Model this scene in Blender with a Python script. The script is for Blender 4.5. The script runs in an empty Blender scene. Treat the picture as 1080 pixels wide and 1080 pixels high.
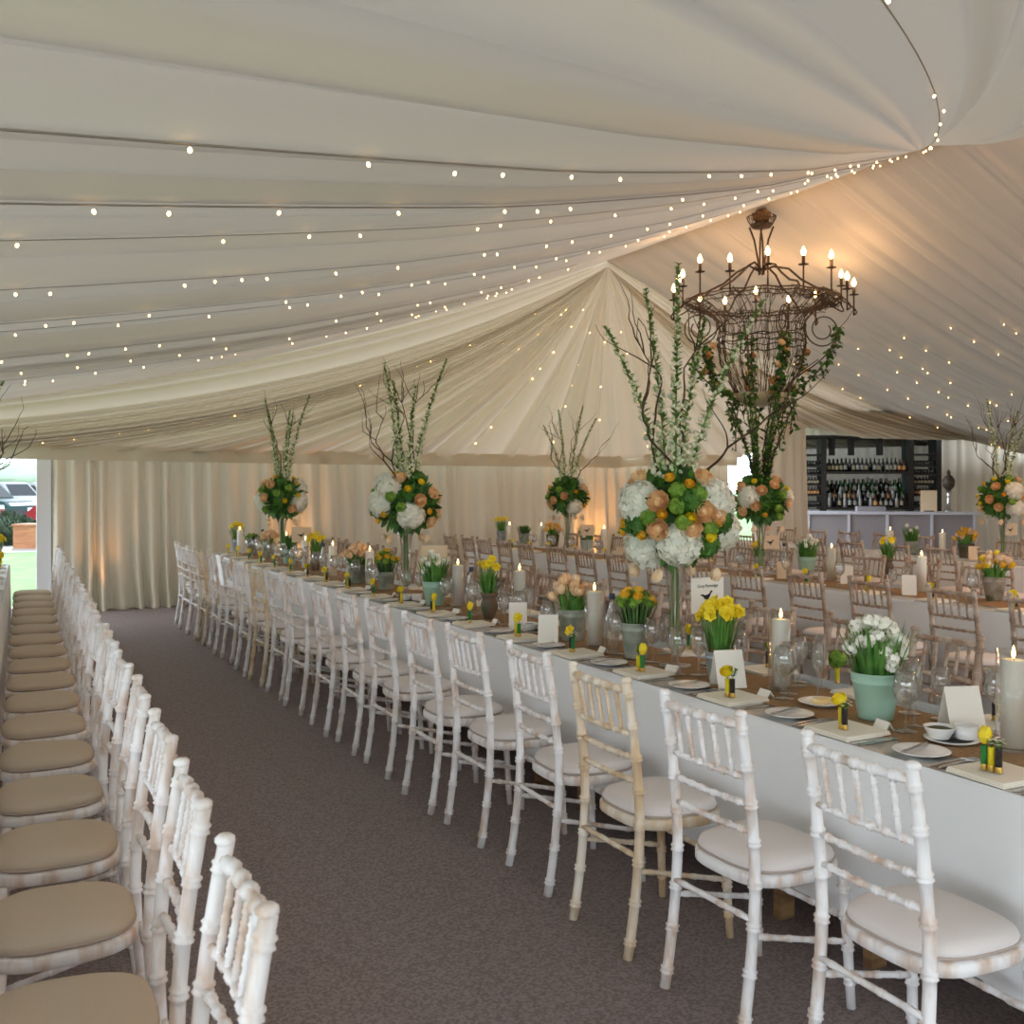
import bpy, math, random
from mathutils import Vector, Matrix
from math import pi, sin, cos, sqrt, atan2, radians as RAD
random.seed(11)
S = bpy.context.scene
COL = S.collection

# ------------------------------------------------------------------ camera
CAMZ = 1.586
YAW = RAD(27.3)
CY, SY = cos(YAW), sin(YAW)
cam = bpy.data.cameras.new('camera')
cam.sensor_width = 36; cam.lens = 36
cam.shift_y = -29/1080
cam.clip_end = 400
cam.dof.use_dof = True; cam.dof.focus_distance = 4.4; cam.dof.aperture_fstop = 7
co = bpy.data.objects.new('camera', cam); COL.objects.link(co)
co.location = (0, 0, CAMZ); co.rotation_euler = (pi/2, 0, -YAW)
S.camera = co

def at_z(u, v, z):
    """world point at height z that the photograph shows at (u, v)"""
    d = (CAMZ-z)*1080/(v-511); a = (u-540)/1080*d
    return (a*CY+d*SY, -a*SY+d*CY)
def at_x(u, X):
    r_ = (u-540)/1080
    return (X, X*(CY-r_*SY)/(r_*CY+SY))
def at_d(u, d):
    a = (u-540)/1080*d
    return (a*CY+d*SY, -a*SY+d*CY)

# ------------------------------------------------------------------ materials
def lin(c):
    return tuple(((x/255)/12.92 if x/255 <= .04045 else ((x/255+.055)/1.055)**2.4) for x in c)
MATS = {}
def mat(name, rgb, rough=.6, metal=0, var=None, scale=8, transl=0, emit=None, bump=0, bscale=60, spec=.5, sheen=0, stretch=None, lo=.4, hi=.6):
    m = bpy.data.materials.new(name); m.use_nodes = True
    nt = m.node_tree; N = nt.nodes; L = nt.links
    b = N['Principled BSDF']
    b.inputs['Base Color'].default_value = (*lin(rgb), 1)
    b.inputs['Roughness'].default_value = rough
    b.inputs['Metallic'].default_value = metal
    b.inputs['Specular IOR Level'].default_value = spec
    tc = N.new('ShaderNodeTexCoord'); vec = tc.outputs['Object']
    if stretch:
        mp = N.new('ShaderNodeMapping'); mp.inputs['Scale'].default_value = stretch
        L.new(vec, mp.inputs['Vector']); vec = mp.outputs['Vector']
    csock = None
    if var:
        n = N.new('ShaderNodeTexNoise'); n.noise_dimensions = '4D'; n.inputs['Scale'].default_value = scale; n.inputs['Detail'].default_value = 3
        oi = N.new('ShaderNodeObjectInfo'); mu = N.new('ShaderNodeMath'); mu.operation = 'MULTIPLY'; mu.inputs[1].default_value = 40
        L.new(oi.outputs['Random'], mu.inputs[0]); L.new(mu.outputs[0], n.inputs['W'])
        L.new(vec, n.inputs['Vector'])
        r = N.new('ShaderNodeValToRGB')
        r.color_ramp.elements[0].position = lo; r.color_ramp.elements[1].position = hi
        r.color_ramp.elements[0].color = (*lin(rgb), 1); r.color_ramp.elements[1].color = (*lin(var), 1)
        L.new(n.outputs['Fac'], r.inputs['Fac']); L.new(r.outputs['Color'], b.inputs['Base Color']); csock = r.outputs['Color']
    if bump:
        n2 = N.new('ShaderNodeTexNoise'); n2.inputs['Scale'].default_value = bscale; n2.inputs['Detail'].default_value = 2
        L.new(vec, n2.inputs['Vector'])
        bp = N.new('ShaderNodeBump'); bp.inputs['Strength'].default_value = bump; bp.inputs['Distance'].default_value = .004
        L.new(n2.outputs['Fac'], bp.inputs['Height']); L.new(bp.outputs['Normal'], b.inputs['Normal'])
    if emit:
        b.inputs['Emission Color'].default_value = (*lin(emit[0]), 1); b.inputs['Emission Strength'].default_value = emit[1]
    if transl:
        t = N.new('ShaderNodeBsdfTranslucent'); t.inputs['Color'].default_value = (*lin(rgb), 1)
        if csock: L.new(csock, t.inputs['Color'])
        mx = N.new('ShaderNodeMixShader'); mx.inputs[0].default_value = transl
        L.new(b.outputs[0], mx.inputs[1]); L.new(t.outputs[0], mx.inputs[2])
        L.new(mx.outputs[0], N['Material Output'].inputs['Surface'])
    MATS[name] = m
    if name == 'wax': b.inputs['Subsurface Weight'].default_value = .35; b.inputs['Subsurface Radius'].default_value = (.02, .014, .008)
    return m
def glassmat(name, tint, base=.05, rim=.75, rough=.02, refr=0):
    m = bpy.data.materials.new(name); m.use_nodes = True
    nt = m.node_tree; N = nt.nodes; L = nt.links
    N.remove(N['Principled BSDF'])
    tr = N.new('ShaderNodeBsdfTransparent'); tr.inputs['Color'].default_value = (*tint, 1)
    gl = N.new('ShaderNodeBsdfGlossy'); gl.inputs['Roughness'].default_value = rough
    lw = N.new('ShaderNodeLayerWeight'); lw.inputs['Blend'].default_value = .35
    r = N.new('ShaderNodeMapRange'); r.inputs['To Min'].default_value = base; r.inputs['To Max'].default_value = rim
    L.new(lw.outputs['Facing'], r.inputs['Value'])
    mx = N.new('ShaderNodeMixShader'); L.new(r.outputs[0], mx.inputs[0])
    rf = N.new('ShaderNodeBsdfGlass'); rf.inputs['IOR'].default_value = 1.3; rf.inputs['Roughness'].default_value = 0
    m0 = N.new('ShaderNodeMixShader'); m0.inputs[0].default_value = refr
    L.new(tr.outputs[0], m0.inputs[1]); L.new(rf.outputs[0], m0.inputs[2])
    L.new(m0.outputs[0], mx.inputs[1]); L.new(gl.outputs[0], mx.inputs[2])
    L.new(mx.outputs[0], N['Material Output'].inputs['Surface'])
    MATS[name] = m
    return m

mat('carpet', (160, 147, 146), .95, var=(132, 121, 121), scale=90, bump=.8, bscale=260, spec=.1)
mat('lining', (210, 204, 190), .85, transl=.072, spec=.15, bump=.15, bscale=25)
mat('gable_lining', (214, 207, 194), .85, transl=.03, spec=.15, bump=.15, bscale=25)
mat('fan_lining', (218, 208, 191), .85, transl=.125, spec=.15, bump=.15, bscale=25)
mat('curtain', (222, 214, 198), .8, transl=.022, spec=.2, bump=.12, bscale=30)
mat('valance', (208, 200, 178), .85, transl=.05, spec=.2)
mat('frame_white', (228, 230, 234), .4)
mat('limewash', (246, 245, 247), .5, var=(214, 190, 172), scale=22, bump=.25, bscale=70, lo=.47, hi=.68, stretch=(1, 1, .3))
mat('limewash_warm', (242, 234, 220), .5, var=(216, 188, 150), scale=16, bump=.25, bscale=70, lo=.36, hi=.6, stretch=(1, 1, .3))
mat('limewash_dim', (196, 181, 166), .5, var=(162, 136, 116), scale=12, bump=.25, bscale=70)  # limewash again, its colour dimmed and warmed for the poorer light farther back
mat('seat_pad', (230, 224, 222), .9, spec=.15, bump=.3, bscale=300)
mat('seat_pad_darker', (202, 188, 168), .9, spec=.15, bump=.3, bscale=300)  # darker, browner version of the seat pad for the row backing the aisle
mat('piping', (186, 172, 162), .9, spec=.1)
mat('cloth', (238, 240, 242), .85, spec=.2, bump=.2, bscale=220)
mat('burlap', (172, 142, 108), .95, var=(152, 122, 90), scale=120, bump=1.0, bscale=320, spec=.1)
mat('napkin', (244, 238, 224), .9, spec=.15, bump=.2, bscale=200)
mat('china', (246, 246, 244), .18)
mat('steel', (200, 200, 204), .18, metal=1)
mat('card', (246, 242, 232), .8)
mat('kraft', (226, 206, 176), .8)
mat('ink', (70, 66, 64), .7)
mat('black', (22, 20, 20), .6)
mat('wax', (252, 247, 234), .45, spec=.4)
mat('wick', (50, 40, 34), .9)
mat('flame', (255, 220, 140), .5, emit=((255, 214, 130), 14))
mat('bulb', (255, 225, 170), .5, emit=((255, 212, 140), 20))
mat('fairy', (255, 225, 170), .5, emit=((255, 205, 130), 9))
mat('wire', (166, 160, 152), .6)
mat('iron', (84, 68, 56), .6, var=(58, 47, 39), scale=20)
mat('zinc', (148, 158, 164), .45, metal=.5, var=(176, 184, 188), scale=14)
mat('zinc_green', (142, 152, 138), .55, metal=.25, var=(172, 178, 166), scale=18)
mat('mint', (166, 204, 184), .4)
mat('stone_pot', (176, 164, 150), .85, var=(112, 112, 84), scale=10, bump=.5)
mat('brown_pot', (112, 92, 78), .55, var=(78, 84, 62), scale=9)
mat('pale_pot', (186, 200, 192), .5)
mat('leaf', (98, 152, 62), .5, var=(66, 118, 48), scale=14, transl=.15)
mat('leaf_dark', (72, 108, 54), .5, var=(50, 82, 42), scale=14, transl=.1)
mat('leaf_lime', (150, 186, 70), .6, var=(112, 158, 56), scale=30, transl=.15)
mat('spire_leaf', (138, 164, 92), .6, var=(104, 136, 72), scale=14, transl=.15)
mat('stem', (122, 164, 78), .5)
mat('yellow', (255, 236, 62), .55, var=(252, 224, 36), scale=30, transl=.15)
mat('gold', (246, 192, 50), .55, var=(250, 208, 70), scale=30, transl=.1)
mat('peach', (252, 218, 174), .6, var=(240, 196, 142), scale=24, transl=.1)
mat('blush', (250, 226, 194), .6, var=(244, 206, 160), scale=20, transl=.1)
mat('hydrangea', (255, 252, 242), .7, var=(244, 246, 234), scale=30, transl=.1)
mat('cream_flower', (240, 240, 222), .7, var=(206, 220, 172), scale=30, transl=.1)
mat('bark', (104, 82, 62), .8, var=(70, 54, 42), scale=20)
mat('bulb_brown', (120, 84, 58), .8)
mat('soil', (72, 54, 42), .95)
mat('shell_green', (44, 132, 66), .35)
mat('shell_yellow', (232, 212, 40), .35)
mat('shell_black', (44, 40, 42), .35)
mat('brass', (206, 172, 92), .3, metal=1)
mat('timber', (150, 116, 78), .7, var=(118, 88, 58), scale=6, stretch=(1, 1, 6))
mat('bar_panel', (140, 137, 143), .55)
mat('bar_top', (196, 200, 214), .35)
mat('shelf_black', (24, 22, 22), .5)
mat('mirror', (112, 116, 116), .04, metal=1)
mat('bottle_dark', (22, 22, 20), .12)
mat('bottle_green', (28, 74, 34), .1)
mat('bottle_amber', (70, 44, 24), .12)
mat('bottle_clear', (150, 156, 160), .1)
mat('label_cream', (160, 148, 122), .7)
mat('label_white', (150, 150, 146), .7)
mat('label_orange', (196, 142, 84), .7)
mat('cap_blue', (58, 70, 96), .5)
mat('grass', (78, 116, 58), .9, var=(96, 128, 72), scale=3)
mat('gravel', (132, 130, 126), .95)
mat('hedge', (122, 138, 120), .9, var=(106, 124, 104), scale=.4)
mat('shrub', (48, 68, 42), .8, var=(28, 44, 28), scale=6)
mat('planter', (140, 92, 56), .6, var=(122, 76, 44), scale=4, stretch=(1, 1, 8))
mat('car_green', (26, 52, 52), .4, spec=.12)
mat('car_silver', (118, 122, 124), .4, spec=.15)
mat('car_red', (104, 20, 22), .4, spec=.12)
mat('car_glass', (22, 28, 32), .2, spec=.12)
mat('tyre', (30, 30, 32), .8)
mat('alloy', (200, 204, 206), .3, metal=.6)
mat('relish', (58, 66, 34), .6)
mat('butter', (240, 214, 150), .5)
mat('label_tag', (250, 246, 236), .8)
glassmat('glass', (.985, .99, .99), .05, .65, .02, .18)
glassmat('hurricane', (.99, .99, .988), .015, .45)
glassmat('glass_aqua', (.80, .93, .88), .08, .6)

# ------------------------------------------------------------------ mesh builder
class M:
    def __init__(s): s.v = []; s.f = []; s.m = []
    def add(s, vs, fs, m=0):
        o = len(s.v); s.v += [tuple(p) for p in vs]
        for q in fs: s.f.append(tuple(i+o for i in q)); s.m.append(m)
        return s
    def box(s, c, d, m=0, rz=0):
        x, y, z = d[0]/2, d[1]/2, d[2]/2; cc, ss = cos(rz), sin(rz)
        vs = []
        for k in (-z, z):
            for (a, b) in ((-x, -y), (x, -y), (x, y), (-x, y)):
                vs.append((c[0]+a*cc-b*ss, c[1]+a*ss+b*cc, c[2]+k))
        return s.add(vs, [(3, 2, 1, 0), (4, 5, 6, 7), (0, 1, 5, 4), (1, 2, 6, 5), (2, 3, 7, 6), (3, 0, 4, 7)], m)
    def lathe(s, prof, n=16, c=(0, 0, 0), m=0, caps=True):
        vs = []; fs = []
        for (r, z) in prof:
            for i in range(n):
                a = 2*pi*i/n; vs.append((c[0]+r*cos(a), c[1]+r*sin(a), c[2]+z))
        for j in range(len(prof)-1):
            for i in range(n):
                k = (i+1) % n; fs.append((j*n+i, j*n+k, (j+1)*n+k, (j+1)*n+i))
        if caps:
            if prof[0][0] > 1e-4: fs.append(tuple(range(n))[::-1])
            if prof[-1][0] > 1e-4: fs.append(tuple((len(prof)-1)*n+i for i in range(n)))
        return s.add(vs, fs, m)
    def tube(s, pts, r, n=6, m=0, closed=False):
        P = [Vector(p) for p in pts]; k = len(P); vs = []; fs = []
        R = r if isinstance(r, (list, tuple)) else [r]*k
        up = None
        for i in range(k):
            if closed: t = P[(i+1) % k]-P[i-1]
            else: t = P[min(i+1, k-1)]-P[max(i-1, 0)]
            if t.length < 1e-9: t = Vector((0, 0, 1))
            t.normalize()
            if up is None:
                up = Vector((1, 0, 0)) if abs(t.x) < .8 else Vector((0, 1, 0))
            up = (up-t*up.dot(t))
            if up.length < 1e-6: up = t.orthogonal()
            up.normalize(); w = t.cross(up)
            for j in range(n):
                a = 2*pi*j/n; vs.append(P[i]+(up*cos(a)+w*sin(a))*R[i])
        for i in range(k if closed else k-1):
            i2 = (i+1) % k
            for j in range(n):
                j2 = (j+1) % n; fs.append((i*n+j, i*n+j2, i2*n+j2, i2*n+j))
        if not closed: fs.append(tuple(range(n))[::-1]); fs.append(tuple((k-1)*n+j for j in range(n)))
        return s.add(vs, fs, m)
    def ball(s, c, r, n=10, m=0, sz=1):
        k = max(4, n//2)
        return s.lathe([(max(1e-5, r*sin(pi*j/k)), -r*sz*cos(pi*j/k)) for j in range(k+1)], n, c, m, caps=False)
    def leaf(s, base, d, nrm, L, w, bend=.3, m=0, seg=3):
        b = Vector(base); d = Vector(d).normalized(); nrm = Vector(nrm)
        nrm = (nrm-d*nrm.dot(d))
        if nrm.length < 1e-4: nrm = d.orthogonal()
        nrm.normalize(); side = d.cross(nrm); vs = []; fs = []
        for i in range(seg+1):
            t = i/seg; p = b+d*(L*t)-nrm*(bend*L*t*t)
            ww = w*sin(pi*min(.97, .12+.88*t))**.8
            vs += [p-side*ww+nrm*ww*.25, p, p+side*ww+nrm*ww*.25]
        for i in range(seg):
            a = i*3; fs += [(a, a+1, a+4, a+3), (a+1, a+2, a+5, a+4)]
        return s.add(vs, fs, m)
    def blade(s, base, d, L, w, bend, m=0, seg=5):
        b = Vector(base); d = Vector(d).normalized(); h = Vector((d.x, d.y, 0))
        h = h.normalized() if h.length > 1e-4 else Vector((1, 0, 0)); side = d.cross(h)
        side = side.normalized() if side.length > 1e-4 else Vector((0, 1, 0)); vs = []; fs = []
        for i in range(seg+1):
            t = i/seg; p = b+d*(L*t)+(h*.8-Vector((0, 0, .55)))*(bend*L*t*t)
            ww = w*(1-t**3)*.5+.0006
            vs += [p-side*ww, p+h*ww*.35, p+side*ww]
        for i in range(seg):
            a = i*3; fs += [(a, a+1, a+4, a+3), (a+1, a+2, a+5, a+4)]
        return s.add(vs, fs, m)
    def xf(s, o, loc=(0, 0, 0), rot=None, sc=1, m=None):
        R = rot.to_matrix() if rot is not None and hasattr(rot, 'to_matrix') else (rot or Matrix.Identity(3)); l = Vector(loc)
        off = len(s.v); s.v += [tuple(R @ (Vector(p)*sc)+l) for p in o.v]
        for q, k in zip(o.f, o.m): s.f.append(tuple(i+off for i in q)); s.m.append(k if m is None else m)
        return s
    def mesh(s, name, mats, smooth=True):
        me = bpy.data.meshes.new(name); me.from_pydata(s.v, [], s.f)
        for k in (mats if isinstance(mats, (list, tuple)) else [mats]): me.materials.append(MATS[k])
        me.polygons.foreach_set('material_index', s.m)
        me.polygons.foreach_set('use_smooth', [smooth]*len(s.f))
        me.update()
        return me

def sharp(me, ang=35):
    try: me.set_sharp_from_angle(angle=RAD(ang))
    except Exception: pass
    return me

# ------------------------------------------------------------------ objects
def tagp(o, label, cat, group=None, kind=None):
    if label: o['label'] = label
    if cat: o['category'] = cat
    if group: o['group'] = group
    if kind: o['kind'] = kind
    return o
def obj(name, me, parent=None, loc=(0, 0, 0), rot=(0, 0, 0), label=None, kind=None):
    o = bpy.data.objects.new(name, me); COL.objects.link(o)
    o.location = loc; o.rotation_euler = rot
    if parent is not None: o.parent = parent
    if label: o['label'] = label
    if kind: o['kind'] = kind
    return o
def single(name, me, label, cat, loc=(0, 0, 0), rz=0, group=None, rot=None):
    o = obj(name, me, None, loc, rot or (0, 0, rz)); return tagp(o, label, cat, group)
def spawn(name, label, cat, loc, rz, parts, group=None, sc=1):
    """an Empty at the thing's base with a copy of every part and sub-part"""
    r = bpy.data.objects.new(name, None); COL.objects.link(r); r.empty_display_size = .05
    r.location = loc; r.rotation_euler = (0, 0, rz)
    if sc != 1: r.scale = (sc, sc, sc)
    tagp(r, label, cat, group)
    for p in parts: sub(p, r)
    return r
def sub(p, par):
    c = obj(p[0], p[1], par, p[2] if len(p) > 2 else (0, 0, 0), p[3] if len(p) > 3 else (0, 0, 0))
    if len(p) > 4:
        for q in p[4]: sub(q, c)
    if len(p) > 5 and p[5]: c['label'] = p[5]
    return c
def struct(name, me, loc=(0, 0, 0), rz=0):
    o = obj(name, me, None, loc, (0, 0, rz)); o['kind'] = 'structure'; return o
ORD = 'first second third fourth fifth sixth seventh eighth ninth tenth eleventh twelfth thirteenth fourteenth fifteenth sixteenth seventeenth eighteenth nineteenth twentieth'.split()
ORD += ['twenty-'+w for w in ORD[:9]]
def tilt(d):
    """rotation taking +Z to direction d"""
    return Vector((0, 0, 1)).rotation_difference(Vector(d).normalized()).to_euler()

# ================================================================== THE MARQUEE
XR, ZR, XL, ZE, YG = 8.95, 5.2, -4.0, 2.28, 14.0
XRT = 20.5
# seams of the left slope: (Y at the eave, Y at the ridge)
SEAM = [(-9, 1.5), (-6.5, 4.6), (-4.0, 6.9), (-1.2, 7.75), (1.5, 7.84), (2.8, 7.95), (4.1, 8.1), (5.3, 8.5), (6.5, 9.2), (7.7, 10.1), (8.5, 11.4), (9.4, 12.6), (10.6, 13.2), (12.0, 13.6), (13.95, 13.95)]
NS = len(SEAM)-1
def seam_at(s):
    s = min(max(s, 0), NS-1e-6); i = int(s); f = s-i
    return (SEAM[i][0]*(1-f)+SEAM[i+1][0]*f, SEAM[i][1]*(1-f)+SEAM[i+1][1]*f)
rnd = random.Random(5)
MINOR = []
for i in range(NS):                       # where the lesser folds sit inside each swag, and how deep they are
    n = 4
    cuts = [0]+sorted(min(.9, max(.1, (k+1)/(n)+rnd.uniform(-.1, .1))) for k in range(n-1))+[1]
    MINOR.append([(cuts[k], cuts[k+1], rnd.uniform(.5, 1.1)) for k in range(len(cuts)-1)])
def fold(s):
    s = min(max(s, 0), NS-1e-6); i = int(s); f = s-i
    for (a, b, w) in MINOR[i]:
        if f <= b: return -w*(sin(pi*((f-a)/(b-a))**.75))
    return 0
BIG = {0: .30, 1: .34, 2: .40, 3: .10}
def left_pt(s, t):
    ye, yr = seam_at(s); u = 1-max(0, t)
    y = ye+(yr-ye)*u**1.6
    sag = .42*4*t*(1-t)
    i = min(int(s), NS-1); f = s-i
    big = BIG.get(i, .0)*sin(pi*f)*(max(0, min(1, t*6))**.7)*max(.12, 1-t*1.6)
    wid = min(1, (ye*0+abs(SEAM[min(i+1, NS)][0]-SEAM[i][0]))/1.3)
    z = ZR+(ZE-ZR)*t-sag-big+fold(s)*(.045+(.13 if i < 4 else .19)*min(1, t*2))*max(0, min(1, .15+t*3))
    if i >= NS-1: z -= 0
    return (XR+(XL-XR)*t, y, z)
g = M(); NX, NT = 560, 56
vs = [left_pt(NS*i/NX, j/NT*1.008-.008) for i in range(NX+1) for j in range(NT+1)]
fs = [(i*(NT+1)+j, (i+1)*(NT+1)+j, (i+1)*(NT+1)+j+1, i*(NT+1)+j+1) for i in range(NX) for j in range(NT)]
g.add(vs, fs); struct('ceiling', g.mesh('ceiling', 'lining'))
# right slope: close pleats running straight down from the ridge
RF = []
y = -6.0
while y < YG:
    w = rnd.uniform(.16, .5) if y > 7 else rnd.uniform(.3, .6); RF.append((y, min(y+w, YG), rnd.uniform(.5, 1.2))); y += w
def right_pt(y, t):
    sag = .5*4*t*(1-t); d = 0
    for (a, b, w) in RF:
        if a <= y <= b: d = -w*sin(pi*((y-a)/(b-a))**.75)*(b-a)/.5; break
    fine = .012*sin(y*2*pi/.115)*max(0, 1-t*3.2)
    # the linings gather towards the gable as they fall
    yy = y+.25*sin(pi*min(1, t))*(1 if y > 9 else y/9)*.6
    return (XR+(XRT-XR)*t, min(yy, YG), ZR-3.1*t-sag+d*(.035+.085*min(1, t*2.5))+fine)
g = M(); ys = []
for (a, b, w) in RF:
    k = 8 if a > 5 else 4
    ys += [a+(b-a)*q/k for q in range(k)]
ys.append(YG); NT = 48
vs = [right_pt(yy, j/NT*1.01-.01) for yy in ys for j in range(NT+1)]
fs = [(i*(NT+1)+j, i*(NT+1)+j+1, (i+1)*(NT+1)+j+1, (i+1)*(NT+1)+j) for i in range(len(ys)-1) for j in range(NT)]
g.add(vs, fs); struct('ceiling_right', g.mesh('ceiling_right', 'gable_lining'))
# gable fan, gathered at the end of the ridge
HEM = [(-4.0, 2.28), (-2, 2.05), (0, 2.03), (4, 2.0), (8.2, 1.99), (8.9, 1.98), (9.6, 2.03), (11.5, 2.04), (12.2, 2.3), (13.0, 2.62), (14.1, 2.44), (15.8, 2.44), (18, 2.46), (20.5, 2.1)]
def hem_z(x):
    for (a, b) in zip(HEM, HEM[1:]):
        if x <= b[0]: return a[1]+(b[1]-a[1])*(x-a[0])/(b[0]-a[0])
    return HEM[-1][1]
GF = []; a = 0
while a < 1:
    w = rnd.uniform(.008, .03); GF.append((a, min(1, a+w), rnd.uniform(.4, 1.2))); a += w
def fan_pt(q, t):
    ang0, ang1 = atan2(3.1, 11.55), pi-atan2(3.1, 11.55)
    x = XL+(XRT-XL)*q
    d = 0
    for (a, b, w) in GF:
        if a <= q <= b: d = w*sin(pi*((q-a)/(b-a))**.8)*min(1, (b-a)/.02); break
    xx = XR+(x-XR)*t; zl = ZR-.1+(hem_z(x)-ZR+.1)*t
    e = min(1, q/.06, (1-q)/.06); edge = .42 if q < .5 else .5
    sg = min(.72, abs(x-XR)*.075)*e+edge*(1-e)
    zl = ZR-.1*e+(hem_z(x)-ZR+.1*e)*t+.05*(1-e)
    zz = zl-sg*4*t*(1-t)*(1+(.15-.4*t)*e)
    return (xx, YG-.03-.30*d*(t**.7)-.1*t*t, zz)
g = M(); qs = []
for (a, b, w) in GF: qs += [a+(b-a)*k/7 for k in range(7)]
qs.append(1.0); NT = 30
vs = [fan_pt(q, (j/NT)) for q in qs for j in range(NT+1)]
fs = [(i*(NT+1)+j, i*(NT+1)+j+1, (i+1)*(NT+1)+j+1, (i+1)*(NT+1)+j) for i in range(len(qs)-1) for j in range(NT)]
g.add(vs, fs); struct('ceiling_back', g.mesh('ceiling_back', 'fan_lining'))
# gable wall curtain in soft pleats
def curtain(x0, x1, z1, pitch, amp, seed, flare=.12, z0=-.004):
    r = random.Random(seed); P = []; x = x0
    while x < x1:
        w = pitch*r.uniform(.6, 1.5); P.append((x, min(x+w, x1), r.uniform(.6, 1.2), r.uniform(-.6, .9))); x += w
    xs = []
    for (a, b, w, l) in P: xs += [(a+(b-a)*k/8, w*sin(pi*k/8)**1.4, l) for k in range(8)]
    xs.append((x1, 0, 0)); NZ = 16; vs = []
    for (x, d, l) in xs:
        for j in range(NZ+1):
            t = j/NZ; z = z1+(z0-z1)*t
            vs.append((x+l*flare*max(0, t-.6)**2*3, -amp*d*(.45+.9*t)-flare*max(0, t-.72)*1.2*d, z))
    n = len(xs)
    return vs, [(i*(NZ+1)+j, i*(NZ+1)+j+1, (i+1)*(NZ+1)+j+1, (i+1)*(NZ+1)+j) for i in range(n-1) for j in range(NZ)]
g = M(); g.add(*curtain(.74, 11.42, 2.06, .20, .17, 3)); g.add(*curtain(11.95, 13.15, 2.78, .26, .1, 4))
struct('wall_back', g.mesh('wall_back', 'curtain'), (0, YG, 0))
g = M(); xs = [-3.9+.07*i for i in range(220)]; vs = []
r = random.Random(2); jit = [r.uniform(-.015, .015) for _ in xs]
for i, x in enumerate(xs):
    k = .02*sin(x*9)+jit[i]
    vs += [(x, YG-.24+k, hem_z(min(x, 11.5))+.05), (x, YG-.28+k, hem_z(min(x, 11.5))-.02), (x, YG-.27+k*1.6, hem_z(min(x, 11.5))-.135)]
g.add(vs, [(i*3+j, (i+1)*3+j, (i+1)*3+j+1, i*3+j+1) for i in range(len(xs)-1) for j in range(2)])
struct('trim_1', g.mesh('trim_1', 'valance'))
g = M(); g.box((.665, YG-.02, .96), (.165, .08, 1.92)); g.box((.60, YG+.02, .96), (.03, .14, 1.92)); g.box((.735, YG-.05, .96), (.02, .05, 1.92))
g.box((-1.0, YG+.02, .03), (3.2, .1, .08)); g.box((-2.55, YG, .96), (.12, .08, 1.92))
struct('door_1', g.mesh('door_1', 'frame_white', False))
g = M(); g.add(*curtain(-6.0, 14.0, 2.2, .3, .1, 8)); struct('wall_right_unseen', g.mesh('wall_right_unseen', 'curtain'), (XRT, 0, 0), pi/2)  # unseen side of the marquee, put here to block light
g = M(); g.add(*curtain(3.0, 11.2, 2.2, .3, .1, 10)); struct('wall_left_unseen', g.mesh('wall_left_unseen', 'curtain'), (XL, 0, 0), pi/2)  # unseen, added to narrow the open side and cut the daylight
g = M(); g.add(*curtain(2.6, XRT, 5.4, .34, .1, 9)); struct('wall_front_unseen', g.mesh('wall_front_unseen', 'curtain'), (0, -6.05, 0))  # unseen, added to close part of the open end and dim the farther tables
# floor
g = M(); g.box((10, 4.05, -.02), (33, 20.1, .04)); g.box((19.5, 18.5, -.021), (15, 9, .04)); struct('floor', g.mesh('floor', 'carpet', False))

# fairy lights: each string lies just under the lining and carries its own bulbs
bulb_me = M().ball((0, 0, 0), .008, 8, 0, 1.3).mesh('bulb', 'fairy')
def fairy(fn, ts, every, label, group, sd, wr=.0022):
    r = random.Random(sd)
    P = [Vector(fn(t))-Vector((0, 0, .012)) for t in ts]
    root = spawn('fairy_light_string', label, 'fairy lights', tuple(P[0]), 0, [], group)
    m = M().tube([p-P[0] for p in P], wr, 4); obj('wire', m.mesh('string_wire', 'wire'), root)
    acc = r.uniform(0, every)
    for a, b in zip(P, P[1:]):
        L = (b-a).length
        while acc < L:
            if r.random() < .8:
                q = a+(b-a)*(acc/L)-P[0]+Vector((0, r.uniform(-.04, .04), -.03))
                obj('bulb', bulb_me, root, tuple(q), (r.uniform(-.5, .5), r.uniform(-.5, .5), 0))
            acc += every*r.choice((.35, .6, 1, 1, 1.5))
        acc -= L
def low(s, w=.13):
    return min((s+w*(k/10-1) for k in range(21)), key=lambda q: fold(q))
LS = [low(3.45), low(4.5)]+[low(k+.25, .2) for k in range(5, 14)]
for n, s in enumerate(LS):
    t1 = .95; t0 = .02 if n < 4 else .10 if n < 7 else .2
    fairy(lambda t, s=s: left_pt(s, t), [t0+(t1-t0)*k/40 for k in range(41)], .5,
          f'warm fairy light string over the aisle, {ORD[n]} from the camera end', 'fairy light strings over the aisle', 40+n, .0042 if n < 3 else .0025)
for n, yv in enumerate([7.9, 9.2, 9.9, 10.7, 11.4, 12.0, 12.7, 13.4]):
    b = min(RF, key=lambda q: abs(q[0]-yv))[0]
    fairy(lambda t, b=b: right_pt(b+.09, t), [.28+.65*k/36 for k in range(37)], .5,
          f'fairy light string on the slope behind the chandelier, {ORD[n]} from the camera end', 'fairy light strings behind the chandelier', 70+n)
for n, q in enumerate([.16, .25, .32, .38, .43, .47, .52, .57]):
    b = min(GF, key=lambda w: abs(w[0]-q))[0]
    fairy(lambda t, b=b: tuple(Vector(fan_pt(b, t))-Vector((0, .02, 0))), [.14+.8*k/30 for k in range(31)], .36,
          f'fairy light string on the gable fan pleats, {ORD[n]} from the doorway side', 'fairy light strings on the gable fan', 90+n)

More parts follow.
